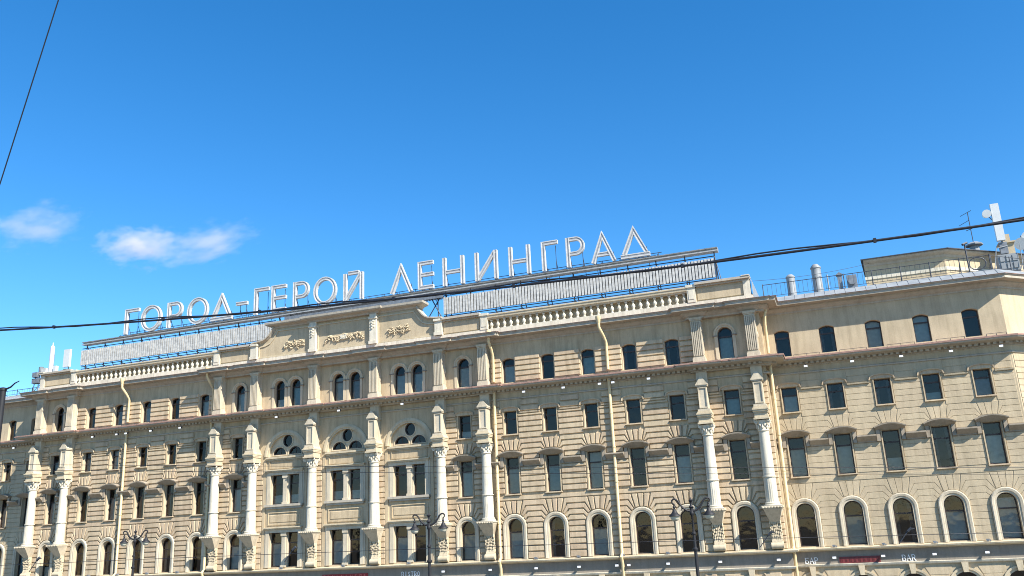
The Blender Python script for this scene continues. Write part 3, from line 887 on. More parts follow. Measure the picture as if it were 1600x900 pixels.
    for s in (-1, 1):
        for j in range(6):
            cb.blob((s * 0.32, -0.16 - 0.05 * j + 0.02 * rn.random(), 6.85 + 0.24 * j), 0.05, 0.10, 0.14)
    pil = MB()
    pil.box(-0.42, 0.42, -0.68, 0.0, 18.60, 18.86); pil.box(-0.38, 0.38, -0.64, 0.0, 18.86, 18.94); pil.box(-0.34, 0.34, -0.58, 0.0, 18.94, 21.44)
    for i in range(6):
        x = -0.30 + 0.12 * i
        pil.box(x - 0.032, x + 0.032, -0.65, -0.575, 19.02, 21.36)
    pil.box(-0.38, 0.38, -0.63, 0.0, 21.44, 21.52); pil.box(-0.42, 0.42, -0.68, 0.0, 21.52, 21.66)
    for s in (-1, 1): pil.blob((s * 0.37, -0.12, 20.1), 0.05, 0.10, 0.22)
    for i in range(5): pil.box(-0.36, 0.36, -0.10 - 0.1 * i - 0.025, -0.10 - 0.1 * i + 0.025, 19.1, 21.3)
    for mb_, k in ((ab, 0.86), (pier, 0.86), (slab, 0.90), (cap, 0.92)):
        mb_.v = [(x * k, y, z) for x, y, z in mb_.v]
    return [("column", sh.mesh("column", WHITE, True)), ("base", base.mesh("base", WHITE, True)), ("capital", cap.mesh("capital", WHITE, True)), ("abacus", ab.mesh("abacus", TRIM)),
            ("pier", pier.mesh("pier", CREAM)), ("slab", slab.mesh("slab", CREAM)), ("console", cb.mesh("console", TRIM, True)), ("pilaster", pil.mesh("pilaster", CREAM))]
CM = column_meshes()
for u in COLS:
    root = link("column", CM[0][1], hotel, (u, 0, 0))
    for nm, me in CM[1:-1]: link(nm, me, root)
    link("pilaster", CM[-1][1], hotel, (u, 0, 0))

# ---- drainpipes ---------------------------------------------------------
def drainpipe(pts, r=0.105):
    b = MB(); b.tube(pts, r, 10)
    for i in range(len(pts) - 1):
        a, c = Vector(pts[i]), Vector(pts[i + 1])
        if abs(a.z - c.z) > 3:
            n = int(abs(a.z - c.z) / 2.0)
            for k in range(1, n):
                p = a.lerp(c, k / n); b.tube([p + Vector((0, 0, -0.05)), p + Vector((0, 0, 0.05))], r * 1.25, 10)
    p = Vector(pts[0]); b.lathe([(r, -0.1), (r * 2.0, 0.25), (r * 2.0, 0.38), (r, 0.40)], p, 12)
    return b.build("drainpipe", PIPE, hotel, True)
def pipe_at(u, top_off=0.0, yw=0.0, ov=0.95):
    drainpipe([(u + top_off, yw - ov, 22.15), (u + top_off, yw - ov, 21.75), (u + top_off * 0.4, yw - 0.55, 21.25), (u, yw - 0.22, 20.85), (u, yw - 0.22, 18.85)])
    drainpipe([(u, yw - 0.26, 18.10), (u, yw - 0.26, 6.6), (u, yw - 0.55, 6.35), (u, yw - 0.30, 5.9), (u, yw - 0.22, 0.3)])
pipe_at(20.98, -0.25); pipe_at(-21.2, -0.2)
pipe_at(12.42, 0.0); pipe_at(-12.45, -0.1)
pipe_at(31.78, 0.15, WY - 0.9, 0.3)
pipe_at(-31.85, -0.1, WY - 0.9, 0.3)

# ---- floodlights --------------------------------------------------------
fl = MB(); fl.box(-0.07, 0.07, -0.12, 0.0, -0.05, 0.05, 1); fl.box(-0.11, 0.11, -0.14, -0.12, -0.06, 0.06); fl.box(-0.12, 0.12, -0.13, 0.02, 0.06, 0.085, 1); fl.box(-0.03, 0.03, 0.0, 0.16, -0.02, 0.14, 1)
FLM = fl.mesh("floodlight", [LAMPW, DARKSTEEL])
for u in (14.91, 17.84, 20.46, 21.40, 23.88, -24.3, -21.7, -20.7, -18.1, -15.1, -5.6, 0.0, 5.4):
    link("floodlight", FLM, hotel, (u, -0.75 if abs(u) > 12 else -1.0, 17.80))
for u in (33.98, 36.84, 39.76, 42.62, 45.41, -35.0, -37.8): link("floodlight", FLM, hotel, (u, WY - 0.75, 17.80))
for u in (8.15, 11.7, 15.04, 18.05, 20.62, 21.42, 24.0, 27.3, 30.85): link("floodlight", FLM, hotel, (u, -0.36, 5.84))
for u in (34.07, 36.89, 39.75, 42.59): link("floodlight", FLM, hotel, (u, WY - 0.36, 5.80))
# upward spotlights standing on the ledge between the arched windows
sp = MB(); sp.box(-0.09, 0.09, -0.10, 0.08, 0.04, 0.15); sp.box(-0.05, 0.05, -0.05, 0.05, 0.0, 0.05); sp.box(0.09, 0.17, -0.06, 0.04, 0.0, 0.10)
SPM = sp.mesh("ledge_spotlight", STEEL)
for u in [(RW[i] + RW[i + 1]) / 2 for i in range(4)] + [(LW[i] + LW[i + 1]) / 2 for i in range(4)] + [-UC, 0, UC]: link("ledge_spotlight", SPM, hotel, (u, -0.3, 6.41))
for i in range(4): link("ledge_spotlight", SPM, hotel, ((WW[i] + WW[i + 1]) / 2, WY - 0.3, 6.41))

# ---- parapet, balustrades, pediment ------------------------------------
pb = MB()
for a, b in ((8.0, 31.3), (-31.3, -8.0)):
    pb.box(a, b, -0.62, 0.3, 22.36, 22.74)
pb.box(-8.0, 8.0, -0.64, 0.3, 22.36, 22.76)
pb.build("parapet_plinth", WHITE, hotel)
bal = MB()
bal.lathe([(0.09, 0.0), (0.12, 0.0), (0.12, 0.06), (0.07, 0.09), (0.085, 0.16), (0.14, 0.27), (0.13, 0.36), (0.07, 0.47), (0.055, 0.55), (0.085, 0.60), (0.11, 0.62), (0.11, 0.68), (0.05, 0.68)], (0, 0, 0), 10)
BALM = bal.mesh("baluster", WHITE, True)
for s in (-1, 1):
    a, b = sorted((s * 12.26, s * 27.0))
    rl = MB()
    sweep(rl, [(a, -0.46), (b, -0.46)], [(-0.18, 23.46), (0.10, 23.46), (0.13, 23.54), (0.20, 23.58), (0.22, 23.72), (0.26, 23.76), (0.26, 23.86), (-0.26, 23.90), (-0.26, 23.5)])
    br = rl.build("balustrade", TRIM, hotel)
    bk = MB(); bk.box(a, b, -0.20, 0.2, 22.70, 23.84); bk.build("backing_wall", PLAIN_WALL, br)
    n = 29
    for k in range(n): link("baluster", BALM, br, (a + (b - a) * (k + 0.5) / n, -0.44, 22.76))
    for x0, x1 in ((12.26, 11.68), (27.0, 27.56)):
        p0, p1 = sorted((s * x0, s * x1))
        po = MB(); po.box(p0, p1, -0.66, 0.2, 22.74, 23.78); po.box(p0 - 0.06, p1 + 0.06, -0.74, 0.2, 23.78, 23.96)
        po.box(p0 + 0.1, p1 - 0.1, -0.69, -0.66, 22.95, 23.6)
        po.build("parapet_post", WHITE, hotel)
    for x0, x1 in ((8.55, 11.68), (27.56, 31.2)):
        p0, p1 = sorted((s * x0, s * x1))
        pw = MB(); pw.box(p0, p1, -0.45, 0.2, 22.74, 23.92)
        pw.box(p0 + 0.12, p1 - 0.12, -0.50, -0.45, 22.86, 23.62)
        pw.build("parapet_wall", PLAIN_WALL, hotel)
        cp = MB(); cp.box(p0 - 0.02, p1 + 0.02, -0.80, 0.25, 23.90, 24.06); cp.box(p0, p1, -0.62, 0.2, 23.78, 23.90); cp.build("coping", CORN, hotel)
    e0, e1 = sorted((s * 31.2, s * 30.75))
    po = MB(); po.box(e0, e1, -0.60, 0.2, 22.74, 23.94); po.box(e0 - 0.05, e1 + 0.05, -0.84, 0.27, 24.061, 24.12); po.build("parapet_post", WHITE, hotel)
# pediment over the centre
pd = MB()
cur = [(7.9 - 0.05 * i, 24.15) for i in range(3)]
curve = [(7.75, 24.18), (7.45, 24.22), (7.15, 24.34), (6.90, 24.55), (6.68, 24.82), (6.52, 25.06), (6.45, 25.22)]
prof_r = [(8.55, 24.10), (8.0, 24.14)] + curve
poly = [(-8.55, 22.76), (8.55, 22.76)] + prof_r + [(-x, z) for x, z in reversed(prof_r)]
pd.prism(poly, -0.40, 0.1, back=True)
ped = pd.build("pediment", PLAIN_WALL, hotel)
for s in (-1, 1):
    c_ = MB()
    path = [(s * x, z) for x, z in prof_r]
    if s > 0: path = path[::-1]
    ribbon(c_, path, [(0.09, -0.70), (0.09, 0.2), (-0.10, 0.2), (-0.10, -0.42), (-0.02, -0.60), (0.0, -0.70)])
    c_.build("coping", CORN, ped)
tc = MB()
TPP = [(-0.5, 25.14), (0.04, 25.16), (0.10, 25.28), (0.24, 25.34), (0.42, 25.38), (0.50, 25.46), (0.52, 25.62), (-0.5, 25.70)]
sweep(tc, [(-6.62, 0.15), (-6.62, -0.42), (-3.12, -0.42), (-3.12, -0.66), (3.12, -0.66), (3.12, -0.42), (6.62, -0.42), (6.62, 0.15)], TPP)
tc.build("pediment_cornice", CORN, ped)
for u in (-8.28, -2.72, 2.72, 8.28):
    po = MB(); top = 25.16 if abs(u) < 4 else 24.0
    po.box(u - 0.29, u + 0.29, -0.70, -0.3, 22.76, top)
    po.box(u - 0.34, u + 0.34, -0.78, -0.3, 22.76, 23.0)
    if abs(u) < 4:
        po.box(u - 0.34, u + 0.34, -0.80, -0.3, 24.75, 24.9)
        for i in range(6): po.blob((u + (0.06 if i % 2 else -0.06), -0.72, 24.02 + 0.11 * i), 0.13, 0.08, 0.10)
    else: po.box(u - 0.35, u + 0.35, -0.80, -0.3, 23.86, 24.02)
    po.build("parapet_post", WHITE, ped)
fr = MB()
def frame_strip(pts): ribbon(fr, pts, [(0, -0.395), (0, -0.47), (-0.09, -0.46), (-0.11, -0.395)], closed=True)
frame_strip([(-2.3, 22.92), (2.3, 22.92), (2.3, 24.9), (-2.3, 24.9)])
for s in (-1, 1):
    q = [(3.12, 22.92), (7.85, 22.92), (7.85, 23.72), (7.3, 23.78), (6.85, 23.95), (6.5, 24.3), (6.1, 24.9), (3.12, 24.9)]
    q = [(s * x, z) for x, z in q]
    frame_strip(q if s > 0 else q[::-1])
fr.build("panel_frame", TRIM, ped)
rn = random.Random(11)
def garland(u0, u1, z0, z1, n, seed):
    """dense stucco relief of leaves, ribbons and fruit"""
    g = MB(); r_ = random.Random(seed)
    for k in range(n * 9):
        u = r_.uniform(u0, u1); t = (u - u0) / (u1 - u0)
        lo = z0 + (z1 - z0) * 0.30 * abs(math.sin(3 * math.pi * t)); hi = z1 - (z1 - z0) * 0.25 * abs(math.cos(3 * math.pi * t))
        z = r_.uniform(lo, hi); a = r_.uniform(0, math.pi); L_ = r_.uniform(.06, .13)
        g.tube([(u - L_ * math.cos(a), -0.40, z - L_ * math.sin(a)), (u, -0.47 - r_.uniform(0, .06), z), (u + L_ * math.cos(a), -0.40, z + L_ * math.sin(a))], [0.012, r_.uniform(.03, .055), 0.012], 5)
    return g.build("relief_garland", TRIM, ped, True)
garland(-1.75, 1.75, 23.32, 23.98, 22, 1)
garland(-5.5, -3.6, 23.25, 24.0, 13, 2)
garland(3.9, 5.8, 23.25, 24.05, 13, 3)
ctr = MB(); ctr.prism([(-0.3, 23.5), (0.3, 23.5), (0.3, 23.9), (-0.3, 23.9)], -0.53, -0.38, 0, 0.03); ctr.build("relief_plaque", WHITE, ped)

# ---- roofs --------------------------------------------------------------
rf = MB()
rf.poly([(-31.3, 0.2, 23.0), (31.3, 0.2, 23.0), (31.3, 9, 24.4), (-31.3, 9, 24.4)])
rf.poly([(-31.3, 9, 24.4), (31.3, 9, 24.4), (31.3, 18, 22.4), (-31.3, 18, 22.4)])
for s in (-1, 1):
    x = s * 31.3
    rf.poly([(x, -0.1, 22.4), (x, 18, 22.4), (x, 9, 24.4), (x, 0.2, 23.95), (x, -0.1, 23.95)])
rf.build("roof", ROOF, hotel)
c42, s42 = math.cos(R(42)), math.sin(R(42))
def fc(l, d): return (46.05 + l * c42 - d * s42, WY + l * s42 + d * c42)   # along the facet, depth behind it
def wing_roof(name, x0, x1, right_side):
    b = MB()
    e = 0.96 * math.tan(R(21)); g = 0.2 * math.tan(R(21)); h_ = 5.5 * math.tan(R(21))
    if right_side:
        A = [(x0, WY - 0.97, 22.33), (x1 + e, WY - 0.97, 22.33)]; B_ = [(x0, WY - 0.2, 22.80), (x1 + g, WY - 0.2, 22.80)]; C_ = [(x0, WY + 5.5, 24.2), (x1 - h_, WY + 5.5, 24.2)]
        f1, f2, f3 = fc(8, -0.97), fc(8, -0.2), fc(8, 5.5)
        b.poly([A[1], (*f1, 22.33), (*f2, 22.80), B_[1]]); b.poly([B_[1], (*f2, 22.80), (*f3, 24.2), C_[1]])
    else:
        A = [(x0, WY - 0.97, 22.33), (x1, WY - 0.97, 22.33)]; B_ = [(x0, WY - 0.2, 22.80), (x1, WY - 0.2, 22.80)]; C_ = [(x0, WY + 5.5, 24.2), (x1, WY + 5.5, 24.2)]
    b.poly([A[0], A[1], B_[1], B_[0]]); b.poly([B_[0], B_[1], C_[1], C_[0]])
    b.poly([C_[0], C_[1], (x1, 18, 22.4), (x0, 18, 22.4)])
    # standing seams
    n = int((x1 - x0) / 0.62)
    for k in range(n + 1):
        x = x0 + (x1 - x0) * k / n
        b.tube([(x, WY - 0.96, 22.345), (x, WY - 0.2, 22.815), (x, WY + 5.5, 24.215)], 0.018, 4)
    return b.build(name, ROOF, hotel)
wing_roof("wing_roof", 31.35, 46.05, True)
wing_roof("wing_roof", -46.0, -31.35, False)
def railing(u0, u1, y, z, n, h=0.95):
    b = MB()
    b.tube([(u0, y, z + h), (u1, y, z + h)], 0.024, 6); b.tube([(u0, y, z + 0.12), (u1, y, z + 0.12)], 0.016, 5)
    for k in range(n + 1):
        u = u0 + (u1 - u0) * k / n
        b.tube([(u, y, z - 0.05), (u, y, z + h + 0.06)], 0.034, 6)
        b.tube([(u, y, z + h * 0.85), (u, y + 0.6, z + 0.12)], 0.018, 5)
        if k < n:
            for j in range(1, 6):
                x = u + (u1 - u0) / n * j / 6
                b.tube([(x, y, z + 0.12), (x, y, z + h)], 0.010, 4)
    return b.build("roof_railing", DARKSTEEL, hotel)
railing(31.9, 45.9, WY - 0.1, 22.85, 8)
b = MB()
L0 = fc(0, -0.1)
for k in range(5):
    p = fc(k * 1.7, 0.1); b.tube([(p[0], p[1], 22.8), (p[0], p[1], 23.86)], 0.034, 6)
p0, p1 = fc(0, 0.1), fc(6.8, 0.1)
for z in (23.8, 22.97): b.tube([(*p0, z), (*p1, z)], 0.02, 6)
b.build("roof_railing", DARKSTEEL, hotel)
railing(-45.5, -32.5, WY - 0.1, 22.85, 7, 0.5)
def vent(u, y, z0, z1, r):
    b = MB(); h = z1 - z0
    b.lathe([(r * 1.05, 0), (r * 1.05, h * 0.16), (r, h * 0.18), (r, h * 0.84), (r * 1.12, h * 0.86), (r * 1.12, h * 0.90), (r * 0.6, h), (0.02, h)], (u, y, z0), 14)
    return b.build("roof_vent", ROOF, hotel, True)
vent(33.7, 5.0, 23.6, 25.25, 0.30); vent(35.5, 5.0, 23.6, 25.75, 0.33)
def stub(u, y, z0, z1, w, capw, mat_=STEEL):
    b = MB(); b.box(u - w, u + w, y - w, y + w, z0, z1); b.prism([(u - capw, z1), (u + capw, z1), (u + capw, z1 + 0.05), (u, z1 + 0.22), (u - capw, z1 + 0.05)], y - capw, y + capw, back=True)
    return b.build("roof_vent", mat_, hotel)
stub(37.0, 5.0, 23.6, 24.7, 0.15, 0.22)
b = MB(); b.tube([(36.2, 5, 23.6), (36.2, 5, 24.9)], 0.05, 6); b.build("roof_pipe", ROOF, hotel)
b = MB()
b.box(37.45, 38.1, 4.6, 5.2, 23.6, 24.55); b.tube([(37.78, 4.58, 24.1), (37.78, 4.5, 24.1)], 0.27, 14); b.build("air_conditioner", STEEL, hotel)
# rooftop penthouse on the right wing
ph = MB()
plan = [(38.85, 7.5), (44.2, 7.5), (50.0, 12.2), (50.0, 16), (39.6, 16)]
n = len(plan)
ph.faces([(x, y, 23.4) for x, y in plan] + [(x, y, 26.15) for x, y in plan], [(k, (k + 1) % n, n + (k + 1) % n, n + k) for k in range(n)])
pent = ph.build("penthouse", PLAIN_WALL, hotel)
pc = MB(); sweep(pc, [(38.85, 7.5), (44.2, 7.5), (50.0, 12.2)], [(-0.1, 25.72), (0.05, 25.74), (0.10, 25.9), (0.42, 26.0), (0.50, 26.06), (0.52, 26.15), (-0.1, 26.16)]); pc.build("penthouse_cornice", CORN, pent)
pr_ = MB()
ov = [(38.65, 6.85), (44.45, 6.85), (50.6, 11.85), (50.6, 16.4), (39.4, 16.4)]
rdg = (44.0, 11.5, 26.75)
for k in range(5):
    a, c = ov[k], ov[(k + 1) % 5]; pr_.poly([(*a, 26.2), (*c, 26.2), rdg])
    pr_.poly([(*a, 26.14), (*c, 26.14), (*c, 26.2), (*a, 26.2)])
pr_.poly([(*a, 26.14) for a in ov][::-1])
pr_.build("penthouse_roof", DARKSTEEL, pent)
bw = MB(); sweep(bw, [(38.8, 7.48), (44.22, 7.48), (50.0, 12.17)], [(0, 24.75), (0.03, 24.75), (0.03, 25.0), (0, 25.0)]); bw.build("penthouse_band", WHITE, pent)
b = MB(); b.lathe([(0.33, 0), (0.33, 0.62), (0.30, 0.66), (0.60, 0.70), (0.62, 0.78), (0.30, 0.95), (0.02, 0.98)], (46.6, 9.8, 26.15), 8); b.build("roof_vent", ROOF, hotel)
b = MB(); b.box(48.1, 48.9, 8.6, 9.4, 23.6, 26.4); b.prism([(47.95, 26.4), (49.05, 26.4), (49.05, 26.5), (47.95, 26.5)], 8.45, 9.55, back=True); b.box(48.25, 48.75, 8.75, 9.25, 26.5, 27.1); b.build("chimney", PLAIN_WALL, hotel)
b = MB(); b.box(46.9, 48.1, 4.2, 5.2, 23.3, 24.45)
for i in range(3):
    for k in range(2): b.box(47.0 + 0.37 * i, 47.27 + 0.37 * i, 4.14, 4.2, 23.45 + 0.5 * k, 23.85 + 0.5 * k)
b.tube([(46.5, 4.0, 23.2), (46.9, 4.1, 24.9), (47.6, 4.2, 25.0)], 0.03, 5); b.tube([(48.2, 4.0, 23.2), (48.3, 4.1, 25.1)], 0.03, 5); b.build("roof_equipment_cabinet", ROOF, hotel)
b = MB(); b.tube([(44.9, 3.0, 23.2), (44.9, 3.0, 25.2)], 0.05, 6); b.tube([(44.75, 2.8, 25.1), (45.05, 3.0, 25.25)], 0.09, 6)
b.tube([(44.9 + 0.55 + 0.5 * math.cos(R(a)), 3.0, 23.75 + 0.42 * math.sin(R(a))) for a in range(0, 361, 24)], 0.035, 6)
b.build("roof_mast", DARKSTEEL, hotel)

# ------------------------------------------------------------------ rooftop sign
sign = empty("rooftop_sign", (0, 2.3, 23.2), "long rooftop sign of white channel letters above the slatted panels", "sign")
SY = 2.3
def sb(mb, name, mats, parent=None, smooth=False):
    o = mb.build(name, mats, parent or sign, smooth)
    if parent is None: o.location = (0, -SY, -23.2); 
    return o
ZB = 27.50; H = 2.36
GROOVEP = [(-0.15, 0.26), (-0.15, 0.0), (-0.075, 0.0), (-0.06, 0.03, 1), (0.06, 0.03), (0.075, 0.0), (0.15, 0.0), (0.15, 0.26)]
LET = {
    'Г': [[(.17, 0), (.17, H - .17), (1, H - .17)]],
    'О': 'O',
    'Р': [[(.17, 0), (.17, H - .1)], 'bowl'],
    'Д': [[(.12, .17), (.5, H - .25), (.88, .17)], [(0, .17), (1, .17)]],
    'А': [[(.08, 0), (.5, H - .25), (.92, 0)], [(.27, H * .30), (.73, H * .30)]],
    'Л': [[(.08, 0), (.5, H - .25), (.92, 0)]],
    'Е': [[(1, .17), (.17, .17), (.17, H - .17), (1, H - .17)], [(.3, H * .52), (1, H * .52)]],
    'Н': [[(.17, 0), (.17, H)], ['R', 0, H], [(.17, H * .5), (1, H * .5)]],
    'И': [[(.17, 0), (.17, H)], ['R', 0, H], [(.2, .25), (.8, H - .25)]],
    '-': [[(0, H * .52), (1, H * .52)]],
}
def make_letter(ch, u0, u1):
    w = u1 - u0; b = MB(); d = 0.0
    def P(x, z, edge=False): return (u0 + x * w, ZB + z)
    def rib(path, closed=False):
        nonlocal d
        ribbon(b, path, [(p[0], SY + p[1] + d) + tuple(p[2:]) for p in GROOVEP], closed)
        d += 0.012
    s = 0.15
    if ch == 'О':
        cx, cz = (u0 + u1) / 2, ZB + H / 2
        rib([(cx + (w / 2 - s) * math.cos(R(a)), cz + (H / 2 - s + 0.05) * math.sin(R(a))) for a in range(0, 360, 12)], True)
    elif ch == 'Р':
        rib([(u0 + s, ZB), (u0 + s, ZB + H)])
        zt, zb_ = ZB + H - s, ZB + H * 0.44
        cz = (zt + zb_) / 2; rr = (zt - zb_) / 2
        cx = u1 - s - rr * 0.9
        rib([(u0 + 2 * s, zt), (cx, zt)] + [(cx + rr * 0.9 * math.cos(R(a)), cz + rr * math.sin(R(a))) for a in range(75, -76, -15)] + [(cx, zb_), (u0 + 2 * s, zb_)])
    elif ch == 'Г':
        rib([(u0 + s, ZB), (u0 + s, ZB + H - s), (u1, ZB + H - s)])
    elif ch == 'Е':
        rib([(u1, ZB + s), (u0 + s, ZB + s), (u0 + s, ZB + H - s), (u1, ZB + H - s)]); rib([(u0 + 2 * s, ZB + H * .52), (u1, ZB + H * .52)])
    elif ch in 'НИЙ':
        rib([(u0 + s, ZB), (u0 + s, ZB + H)]); rib([(u1 - s, ZB), (u1 - s, ZB + H)])
        if ch == 'Н': rib([(u0 + 2 * s, ZB + H * .48), (u1 - 2 * s, ZB + H * .48)])
        else: rib([(u0 + s + 0.06, ZB + 0.12), (u1 - s - 0.06, ZB + H - 0.12)])
        if ch == 'Й': rib([(u0 + 0.42, ZB + H + 0.02), (u1 - 0.42, ZB + H + 0.02)])
    elif ch in 'АЛД':
        z0 = 0.3 if ch == 'Д' else 0.0
        rib([(u0 + s + (0.1 if ch == 'Д' else 0), ZB + z0), ((u0 + u1) / 2, ZB + H - 0.22), (u1 - s - (0.1 if ch == 'Д' else 0), ZB + z0)])
        if ch == 'А': rib([(u0 + w * .27, ZB + H * .27), (u1 - w * .27, ZB + H * .27)])
        if ch == 'Д': rib([(u0, ZB + s), (u1, ZB + s)])
    elif ch == '-': rib([(u0, ZB + H * .52), (u1, ZB + H * .52)])
    o = sb(b, "letter", [LETTER, GROOVE]); return o
TEXT = [('Г', -24.93, -23.34), ('О', -23.04, -20.73), ('Р', -20.07, -18.41), ('О', -17.83, -15.58), ('Д', -15.25, -12.98), ('-', -12.55, -11.4), ('Г', -10.68, -9.18), ('Е', -8.9, -7.44),
        ('Р', -6.7, -5.15), ('О', -4.67, -2.45), ('Й', -1.76, 0.1), ('Л', 2.62, 4.66), ('Е', 5.18, 6.55), ('Н', 7.39, 9.25), ('И', 10.2, 12.12), ('Н', 13.08, 14.85), ('Г', 15.8, 17.13),
        ('Р', 17.78, 19.26), ('А', 19.7, 21.64), ('Д', 22.0, 24.19)]
for ch, a, b_ in TEXT:
    lo = make_letter(ch, a, b_)
    for x in (a + 0.25, b_ - 0.25):
        st = MB()
        st.tube([(x, SY + 0.34, 27.2), (x, SY + 0.34, ZB + (0.8 if ch in 'АЛД' else 1.35 if ch == '-' else 2.0))], 0.024, 5)
        st.tube([(x, SY + 0.34, ZB + 0.75), (x, SY + 1.3, 26.4)], 0.024, 5)
        st.build("strut", DARKSTEEL, lo)
bm1 = MB()
sweep(bm1, [(-29.5, SY), (29.1, SY)], [(-0.35, 26.98), (0.28, 26.98), (0.28, 27.06), (0.10, 27.08), (0.10, 27.18), (0.26, 27.20), (0.28, 27.26), (-0.35, 27.28), (-0.35, 26.98)])
sb(bm1, "catwalk_beam", BEAM)
hr = MB()
hr.tube([(-25.5, SY + 0.5, 27.72), (25.0, SY + 0.5, 27.72)], 0.025, 6); hr.tube([(-25.5, SY + 0.42, 27.45), (25.0, SY + 0.42, 27.45)], 0.02, 6)
hr.tube([(-25.5, SY + 0.1, 27.40), (24.6, SY + 0.1, 27.40)], 0.03, 6)
for k in range(36):
    u = -25.3 + k * 1.43; hr.tube([(u, SY + 0.42, 27.25), (u, SY + 0.5, 27.75)], 0.022, 5); hr.tube([(u, SY + 0.1, 27.25), (u, SY + 0.1, 27.5)], 0.03, 5)
sb(hr, "handrail", DARKSTEEL)
for u_first, a, b_, s in ((-29.2, -29.7, -8.4, -1), (7.6, 7.4, 28.8, 1)):
    fr2 = MB()
    for u in [u_first + 2.12 * k for k in range(11)]:
        fr2.tube([(u, SY + 0.1, 24.0), (u, SY + 0.1, 27.0)], 0.045, 5); fr2.tube([(u, SY + 0.1, 26.9), (u, SY + 1.9, 24.2)], 0.04, 5)
        fr2.tube([(u, SY - 0.15, 24.95), (u, SY + 0.6, 24.8)], 0.05, 5)
    for z in (25.0, 24.78, 26.7): fr2.tube([(a, SY + 0.08, z), (b_, SY + 0.08, z)], 0.04, 5)
    fr2.tube([(s * 7.3, SY + 0.1, 26.9), (s * 6.0, SY + 0.1, 25.0)], 0.045, 5); fr2.tube([(s * 6.2, SY + 0.1, 26.9), (s * 7.4, SY + 0.1, 24.6)], 0.05, 5); fr2.tube([(s * 8.6, SY + 0.1, 24.85), (s * 5.6, SY + 0.1, 24.85)], 0.05, 5)
    fr2.tube([(s * 6.9, SY + 0.1, 24.0), (s * 6.9, SY + 0.1, 27.0)], 0.045, 5)
    fr2.tube([(s * 28.8, SY + 0.08, 26.7), (s * 29.15, SY, 24.6)], 0.03, 5)
    sb(fr2, "support_frame", DARKSTEEL)
# centre grating below the catwalk
gr = MB()
for k in range(60):
    u = -7.2 + 0.245 * k; gr.box(u - 0.05, u + 0.05, SY - 0.2, SY + 0.5, 26.55, 26.75)
gr.box(-7.3, 7.5, SY - 0.25, SY - 0.2, 26.5, 26.8)
sb(gr, "grating", STEEL)
sl = MB(); sl.box(-0.085, 0.085, -0.05, 0.05, 0, 1.40); SLM = sl.mesh("slat", SLAT)
pv_ = random.Random(5)
for a, b_ in ((-29.75, -8.45), (7.42, 28.75)):
    pb2 = MB(); pb2.box(a, b_, SY + 0.05, SY + 0.08, 25.2, 25.3); pb2.box(a, b_, SY + 0.05, SY + 0.08, 26.3, 26.4); pb2.box(a, b_, SY + 0.09, SY + 0.10, 25.12, 26.5)
    po = sb(pb2, "louvre_panel", STEEL)
    n = int((b_ - a) / 0.235)
    for k in range(n):
        o = link("slat", SLM, po, (a + (b_ - a) * (k + 0.5) / n, SY - 0.01 + pv_.uniform(-.012, .012), 25.12 + pv_.uniform(-.012, .012)))

# ------------------------------------------------------------------ antennas on the roofs
def antenna(name, loc, label, builder, smooth=False):
    o = empty(name, loc, label, "antenna")
    for nm, mt, f in builder:
        b = MB(); f(b); b.build(nm, mt, o, smooth)
    return o
antenna("cell_antenna", (-31.9, 1.0, 24.1), "tall narrow white panel antenna at the left end of the parapet", [
    ("panel", ANTW, lambda b: (b.lathe([(0.20, 0.35), (0.20, 2.75), (0.12, 2.9), (0.05, 2.95), (0.05, 3.2), (0.01, 3.22)], (0, 0, 0), 12))),
    ("mount", STEEL, lambda b: (b.tube([(0, 0.25, -0.3), (0, 0.25, 2.4)], 0.045, 6), b.box(-0.3, 0.3, -0.2, 0.4, -0.2, 0.05), b.box(-0.05, 0.05, 0, 0.3, 1.0, 1.1))),
    ("radio_box", ANTW, lambda b: (b.box(0.4, 0.72, -0.1, 0.2, 0.15, 0.95), b.box(0.5, 0.62, -0.05, 0.15, -0.1, 0.15)))])
antenna("cell_antenna", (-30.2, 1.2, 24.1), "short wide white panel antenna beside the slatted sign panel", [
    ("panel", ANTW, lambda b: b.box(-0.36, 0.36, -0.12, 0.10, 0.75, 2.40)),
    ("mount", STEEL, lambda b: (b.tube([(0, 0.2, -0.3), (0, 0.2, 2.2)], 0.05, 6), b.box(-0.2, 0.2, -0.2, 0.3, 0.2, 0.55)))])
antenna("antenna_cluster", (-32.8, 0.9, 22.9), "grey cluster of radio units on a lattice stand at the left roof corner", [
    ("stand", STEEL, lambda b: [b.tube([(x, 0, -0.3), (x + 0.15, 0, 1.3)], 0.04, 5) for x in (-0.9, -0.4, 0.1, 0.6)] + [b.tube([(-0.9, 0, 0.7), (0.7, 0, 0.6)], 0.04, 5), b.tube([(-0.8, 0, 0.0), (0.6, 0, 1.1)], 0.03, 5)]),
    ("radio_unit", STEEL, lambda b: (b.box(-0.95, -0.05, -0.2, 0.2, 0.7, 1.15), b.box(-0.85, -0.3, -0.3, 0.1, 1.25, 1.7), b.lathe([(0.22, 1.5), (0.22, 2.2), (0.1, 2.25)], (-0.25, 0.1, 0), 10))),
    ("panel", SLAT, lambda b: b.box(0.15, 0.70, -0.25, 0.0, 1.05, 2.0))])
antenna("cell_antenna", (47.3, 4.2, 23.9), "tall white panel antenna with a small drum on the right roof", [
    ("panel", ANTW, lambda b: b.box(-0.25, 0.25, -0.14, 0.14, 1.5, 4.1)),
    ("mount", STEEL, lambda b: (b.tube([(0.1, 0.25, -0.8), (0.1, 0.25, 3.8)], 0.06, 8), b.box(-0.15, 0.3, 0.0, 0.35, 0.6, 1.4), b.tube([(0.1, 0.25, 2.6), (-0.5, 0.2, 3.5)], 0.03, 5))),
    ("drum", ANTW, lambda b: b.tube([(-0.55, -0.22, 3.45), (-0.55, 0.16, 3.5)], [0.28, 0.24], 16))])
